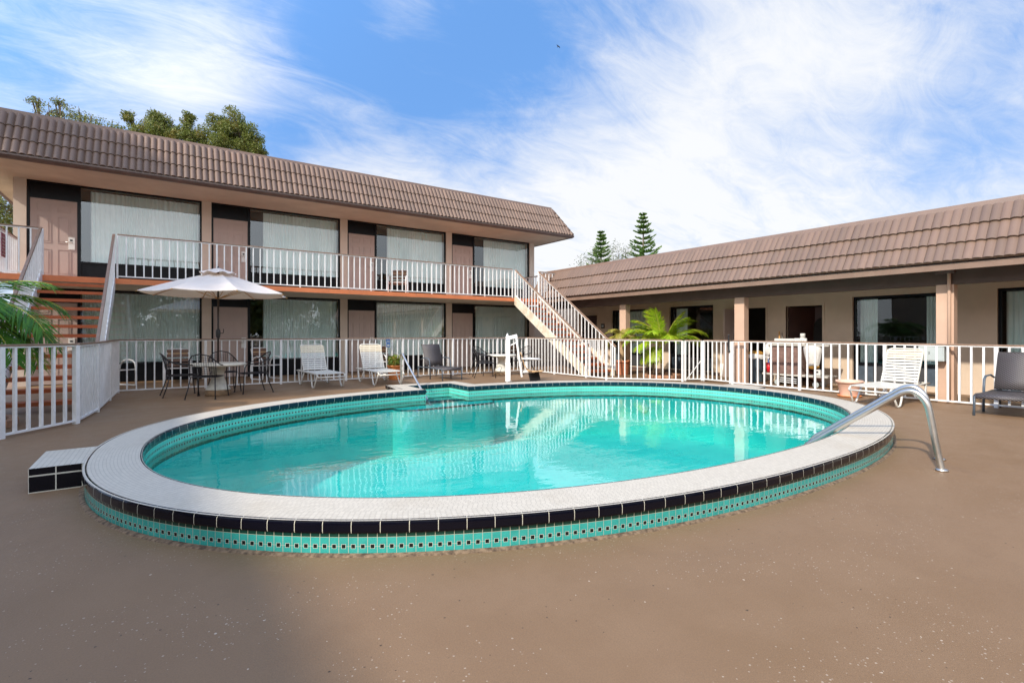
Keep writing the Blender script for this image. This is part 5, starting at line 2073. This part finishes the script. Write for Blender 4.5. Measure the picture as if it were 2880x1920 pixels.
x, y = at_cart(0.64, 0.12)
mb = lumpy(MB(), (0, 0, 0.02), 0.11, 2, (1.0, 1.15, 1.5), 16)
lumpy(mb, (0.02, 0.03, -0.12), 0.08, 12, (0.9, 0.8, 1.5), 14)
tag(mb.build('linen_bundle', 'white_cloth', None, (x, y, 0.84)), 'bundle of used white linen hanging on the left end of the cart', 'linen')
x, y = at_cart(-0.42, 0.14)
sk = thing('laundry_sack', 'white sack with amber bottom hanging on the right end of the cart', 'bag', (x, y, 0.98))
mb = MB()
prf = [(0.17, 0.01), (0.205, -0.03), (0.19, -0.15), (0.165, -0.28), (0.14, -0.40), (0.12, -0.47)]
i0 = 0
nn = 48
for r_, z_ in prf:
    for j in range(nn):
        a = 2 * PI * j / nn
        k = 1 + 0.035 * math.sin(a * 11) * (0.3 + abs(z_) * 1.2) + 0.03 * math.sin(a * 5 + z_ * 9)
        mb.v.append((r_ * k * math.cos(a) * 0.7, r_ * k * math.sin(a), z_))
for k in range(len(prf) - 1):
    for j in range(nn):
        j2 = (j + 1) % nn
        mb.f.append((k * nn + j, (k + 1) * nn + j, (k + 1) * nn + j2, k * nn + j2))
        mb.sm.append(True)
mb.build('sack_body', 'white_cloth', sk)
lumpy(MB(), (0, 0, -0.49), 0.12, 6, (0.75, 1.1, 0.5)).build('sack_bottom', 'amber', sk)
for k, (px_, lab, m_, hh) in enumerate(((0.56, 'orange wooden broom handle standing at the left of the cart', 'wood', 1.33), (0.47, 'grey mop handle standing beside the wooden broom handle', 'steel', 1.31))):
    x, y = at_cart(px_, -0.28)
    t = thing('broom', lab, 'broom', (x, y, 0.0), 0, 'cleaning tools standing in the cart')
    MB().tube([(0, 0, 0.12), (0.01, 0.02, 0.8), (0.02, 0.04 + 0.02 * k, hh)], 0.017 if k == 0 else 0.012, 8).build('handle', m_, t)
    MB().box(-0.03, 0.03, -0.12, 0.12, 0.0, 0.12).build('broom_head', 'fibre', t)
x, y = at_cart(0.62, 0.17)
t = thing('caddy', 'small bright red bucket with bottles on the lower shelf of the cart', 'bucket', (x, y, 0.302))
MB().lathe([(0.055, 0), (0.065, 0.24), (0.06, 0.24), (0.05, 0.02)], (0, 0, 0), 18).build('bucket', 'red_plastic', t)
MB().lathe([(0.022, 0.05), (0.024, 0.26), (0.010, 0.29), (0.014, 0.33)], (0.01, 0.01, 0), 10).build('spray_bottle', 'blue_sign', t)
x, y = at_cart(-0.52, 0.12)
t = thing('bottle_box', 'small white carton on the right end of the lower cart shelf', 'box', (x, y, 0.302))
MB().box(-0.05, 0.05, -0.07, 0.07, 0, 0.13).build('carton', 'white_cloth', t, bevel=0.004)
MB().box(-0.052, -0.05, -0.03, 0.05, 0.05, 0.09).build('printed_mark', 'dark_plastic', t)
t = thing('trash_can', 'slate blue round rubbish bin with a white liner behind the fence', 'bin', (12.92, 7.32, 0))
MB().lathe([(0.19, 0), (0.20, 0.02), (0.235, 0.68), (0.25, 0.69), (0.25, 0.72), (0.22, 0.72)], (0, 0, 0), 30).build('barrel', 'bin_grey', t)
mb = MB()
nn = 40
for r_, z_ in [(0.21, 0.73), (0.262, 0.735), (0.266, 0.66), (0.26, 0.62)]:
    for j in range(nn):
        a = 2 * PI * j / nn
        mb.v.append((r_ * math.cos(a), r_ * math.sin(a), z_ + (0.02 * math.sin(a * 7) if z_ < 0.65 else 0.012 * math.sin(a * 4))))
for k in range(3):
    for j in range(nn):
        j2 = (j + 1) % nn
        mb.f.append((k * nn + j, (k + 1) * nn + j, (k + 1) * nn + j2, k * nn + j2))
        mb.sm.append(True)
mb.build('liner', 'white_cloth', t)
lumpy(MB(), (0, 0, 0), 0.19, 9, (1, 1, 0.4)).build('rubbish', 'amber', t, (0, 0, 0.74))


# ------------------------------------------------------------------ trees
def broad_tree(name, label, base, clumps, nleaf, size, seed, leafm='oak_leaf', group=None, hollow=0.1):
    t = thing(name, label, 'tree', base, 0, group)
    bx, by, bz = base
    rnd = random.Random(seed)
    tr = MB()
    cen = Vector((sum(c[0] for c in clumps) / len(clumps) - bx, sum(c[1] for c in clumps) / len(clumps) - by, 0))
    zmin = min(c[2] - c[3] for c in clumps)
    fork = Vector((cen.x * 0.3, cen.y * 0.3, zmin * 0.55))
    tr.tube([(0, 0, 0), fork * 0.5, fork], [0.34, 0.27, 0.22], 10)
    for c in clumps:
        e = Vector((c[0] - bx, c[1] - by, c[2]))
        m_ = fork.lerp(e, 0.5) + Vector((rnd.uniform(-.4, .4), rnd.uniform(-.4, .4), rnd.uniform(-.2, .5)))
        tr.tube([fork, m_, e], [0.13, 0.07, 0.02], 6)
        for _ in range(7):
            d = Vector((rnd.gauss(0, 1), rnd.gauss(0, 1), rnd.gauss(0.3, 0.8))).normalized() * c[3] * rnd.uniform(0.6, 1.05)
            tr.tube([m_.lerp(e, rnd.uniform(0.5, 1)), e + d * 0.5 + Vector((0, 0, 0.05)), e + d], [0.03, 0.015, 0.005], 4, caps=False)
    tr.build('trunk', 'bark', t)
    sub = []
    for c in clumps:
        for _ in range(9):
            d = Vector((rnd.gauss(0, 1), rnd.gauss(0, 1), rnd.gauss(0, 0.8))).normalized() * c[3] * rnd.uniform(0.35, 0.92)
            sub.append((c[0] - bx + d.x, c[1] - by + d.y, c[2] + d.z * 0.8, max(0.20, c[3] * rnd.uniform(0.28, 0.62))))
    leaf_cloud(MB(), sub, nleaf, size, seed + 1, 0.75, hollow).build('crown', leafm, t)
    return t


def wpt(px, py, depth):
    """world point seen at that pixel of the 2880 px wide photograph, at that distance"""
    x = (px - 1440) / 1417 * depth
    c, s = math.cos(R(34.65)), math.sin(R(34.65))
    return (c * x + s * depth, -s * x + c * depth, 1.27 + (938 - py) / 1417 * depth)


D = 23.0
G3 = 'leafy trees behind the two-storey block'


def clump(px, py, r):
    return (*wpt(px, py, D), r)


def back_tree(label, base_px, cl, n, seed):
    b_ = wpt(base_px, 500, D + 0.6)
    broad_tree('oak_tree', label, (b_[0], b_[1], 0), [clump(*c) for c in cl], int(n * 1.7), 0.045, seed, group=G3, hollow=0.0)


back_tree('sparse green tree behind the far left of the tiled roof', 230,
          [(135, 315, 0.55), (118, 345, 0.5), (185, 350, 0.7), (225, 330, 0.7), (262, 355, 0.65), (165, 390, 0.8), (250, 400, 0.9), (310, 372, 0.55), (100, 285, 0.3), (165, 290, 0.3),
           (20, 560, 1.3), (0, 620, 1.4), (-60, 590, 1.6), (40, 600, 1.0), (-10, 660, 1.3)], 11000, 5)
back_tree('olive green tree rising behind the middle of the left roof', 450,
          [(350, 385, 0.6), (365, 330, 0.35), (400, 370, 0.7), (432, 338, 0.6), (445, 375, 0.9), (485, 380, 0.8), (520, 360, 0.55), (530, 335, 0.35), (545, 400, 0.8), (500, 420, 0.9), (570, 410, 0.7), (420, 410, 0.9)], 15000, 8)
back_tree('dense rounded tree top, rightmost of those behind the left roof', 650,
          [(615, 345, 0.55), (660, 350, 0.75), (625, 385, 0.8), (680, 380, 0.75), (650, 415, 0.9), (705, 410, 0.6), (720, 430, 0.5), (595, 430, 0.6)], 13000, 12)


def norfolk(label, px, ptop, depth, halfw, seed, base_py=760):
    bx, by, zt = wpt(px, ptop, depth)
    t = thing('norfolk_pine', label, 'pine tree', (bx, by, 0), 0, 'norfolk pines beyond the low roof')
    rnd = random.Random(seed)
    MB().tube([(0, 0, 0), (0, 0, zt * 0.5), (0.02, 0, zt)], [0.22, 0.13, 0.015], 8).build('trunk', 'bark', t)
    mb = MB()
    z = zt - 0.25
    k = 0
    slope = halfw / (zt - wpt(px, base_py, depth)[2])
    while z > 2.5:
        L = min((zt - z) * slope * 1.35 + 0.12, halfw * 2.0)
        nb = 7
        off_ = rnd.uniform(0, 6)
        for j in range(nb):
            a = off_ + 2 * PI * j / nb + rnd.uniform(-.15, .15)
            Lb = L * rnd.uniform(0.55, 1.15)
            d = Vector((math.cos(a), math.sin(a), 0.34))
            sd_ = Vector((-math.sin(a), math.cos(a), 0))
            if rnd.random() < 0.12:
                continue
            for q in range(int(7 + Lb * 8)):
                f_ = (q + 1) / (7 + Lb * 8)
                p = Vector((0, 0, z)) + d * Lb * f_ + Vector((0, 0, -0.10 * Lb * math.sin(PI * f_)))
                for s in (-1, 1):
                    sz = 0.21 * (1.1 - 0.5 * f_)
                    tip = p + (sd_ * s * 0.8 + d * 0.8 + Vector((0, 0, rnd.uniform(0.1, 0.5)))).normalized() * sz * 1.5
                    e = Vector((rnd.gauss(0, 1), rnd.gauss(0, 1), rnd.gauss(0, 1))).normalized() * 0.06
                    mb.quad([p - e, p + e, tip + e * 0.8, tip - e * 0.8])
        z -= (0.30 + 0.035 * k ** 0.5) * rnd.uniform(0.8, 1.25)
        k += 1
    mb.build('crown', 'pine_leaf', t)


norfolk('taller norfolk pine, right one of the pair above the low roof', 1809, 597, 40, 0.95, 1, 725)
norfolk('shorter norfolk pine, left one of the pair above the low roof', 1690, 648, 42, 0.85, 2, 745)


def thin_tree(label, px, ptop, depth, w_, seed):
    bx, by, zt = wpt(px, ptop, depth)
    t = thing('bare_tree', label, 'tree', (bx, by, 0), 0, 'thin half bare trees beyond the low roof')
    rnd = random.Random(seed)
    tr, lf = MB(), MB()
    tr.tube([(0, 0, 0), (0, 0, zt * 0.45)], [0.18, 0.12], 6)
    for k in range(26):
        a = rnd.uniform(0, 2 * PI)
        e = Vector((math.cos(a) * w_ * rnd.uniform(0.2, 1), math.sin(a) * w_ * rnd.uniform(0.2, 1), zt * rnd.uniform(0.7, 1.0)))
        m_ = Vector((e.x * 0.4, e.y * 0.4, zt * 0.6))
        tr.tube([(0, 0, zt * rnd.uniform(0.3, 0.45)), m_, e], [0.05, 0.025, 0.008], 4, caps=False)
        leaf_cloud(lf, [(e.x, e.y, e.z, 0.5), (*(m_.lerp(e, 0.7)), 0.4)], 60, 0.06, seed * 50 + k, 0.9, 0.1)
    tr.build('trunk', 'bark', t)
    lf.build('crown', 'thin_leaf', t)


thin_tree('pale half bare tree left of the shorter norfolk pine', 1655, 712, 38, 1.6, 3)
thin_tree('pale half bare tree between the two norfolk pines', 1752, 690, 38, 1.2, 4)

# bird high in the sky
x, y, z = wpt(1570, 132, 60)
b_ = thing('bird', 'tiny dark bird gliding high in the middle of the sky', 'bird', (x, y, z), R(20))
mb = MB()
mb.tube([(0, -0.16, 0), (0, -0.08, 0.01), (0, 0.05, 0), (0, 0.2, 0)], [0.01, 0.045, 0.04, 0.008], 8)
for s in (-1, 1):
    mb.quad([(0, -0.07, 0.02), (s * 0.2, -0.10, 0.08), (s * 0.2, 0.03, 0.08), (0, 0.06, 0.02)])
    mb.quad([(s * 0.2, -0.10, 0.08), (s * 0.42, 0.0, 0.04), (s * 0.40, 0.05, 0.04), (s * 0.2, 0.03, 0.08)])
mb.build('bird_body', 'black_metal', b_)

# ------------------------------------------------------------------ what stands behind the camera
# west wing: its eave throws the shade that lies over the left side of the court
ww = thing('motel_wing', 'two-storey wing closing the court on the left behind the camera, shading the deck', 'building', (-9.0, 2, 0))
WL = (9.0, -2, 0)
HW = 6.2
uw = 0.55 - HW / math.tan(SUN_EL) * 0.966
MB().box(uw - 8, uw, -14, 12.4, HW - 0.5, HW).build('roof', 'cap', ww, WL)
MB().box(uw - 7.5, uw - 0.9, -13.6, 12.0, 0, HW - 0.5).build('wall', 'stucco', ww, WL)
wn = MB()
for k in range(6):
    for z in (0.5, 3.1):
        wn.box(uw - 0.92, uw - 0.885, -12.6 + k * 4, -10.0 + k * 4, z, z + 1.8)
wn.build('windows', 'black_frame', ww, WL)
broad_tree('oak_tree', 'tall oak beyond the left wing that dapples the far deck', (-13.5, 9.5, 0),
           [(-13.5, 8.2, 9.6, 1.7), (-12.5, 9.4, 9.0, 1.5), (-14.5, 7.4, 10.4, 1.5), (-12.0, 8.4, 11.0, 1.4), (-13.8, 10.0, 9.4, 1.5),
            (-12.6, 11.4, 11.0, 1.8), (-13.5, 10.0, 12.6, 1.7), (-12.5, 12.2, 13.2, 1.7), (-14, 11.5, 9.5, 1.6), (-13, 9.0, 13.5, 1.4)], 15000, 0.14, 31, hollow=0.05)
rnd = random.Random(77)
for k in range(13):
    x, y = -14 + k * 5.0, -21 - rnd.uniform(0, 3)
    h = rnd.uniform(4.2, 5.6)
    broad_tree('street_tree', 'x', (x, y, 0),
               [(x, y, h, 2.4), (x + 1.8, y, h - 1, 2.1), (x - 1.9, y + 0.5, h - 1.3, 2.1), (x, y, h - 2.6, 2.4), (x + 2, y, 1.6, 2.0), (x - 2, y, 1.6, 2.0)], 2600, 0.30, 300 + k, group='trees in a row behind the camera', hollow=0.0)
for o in bpy.data.objects:
    if o.get('group') == 'trees in a row behind the camera':
        o['label'] = 'leafy green tree in the row beyond the court, behind the camera'
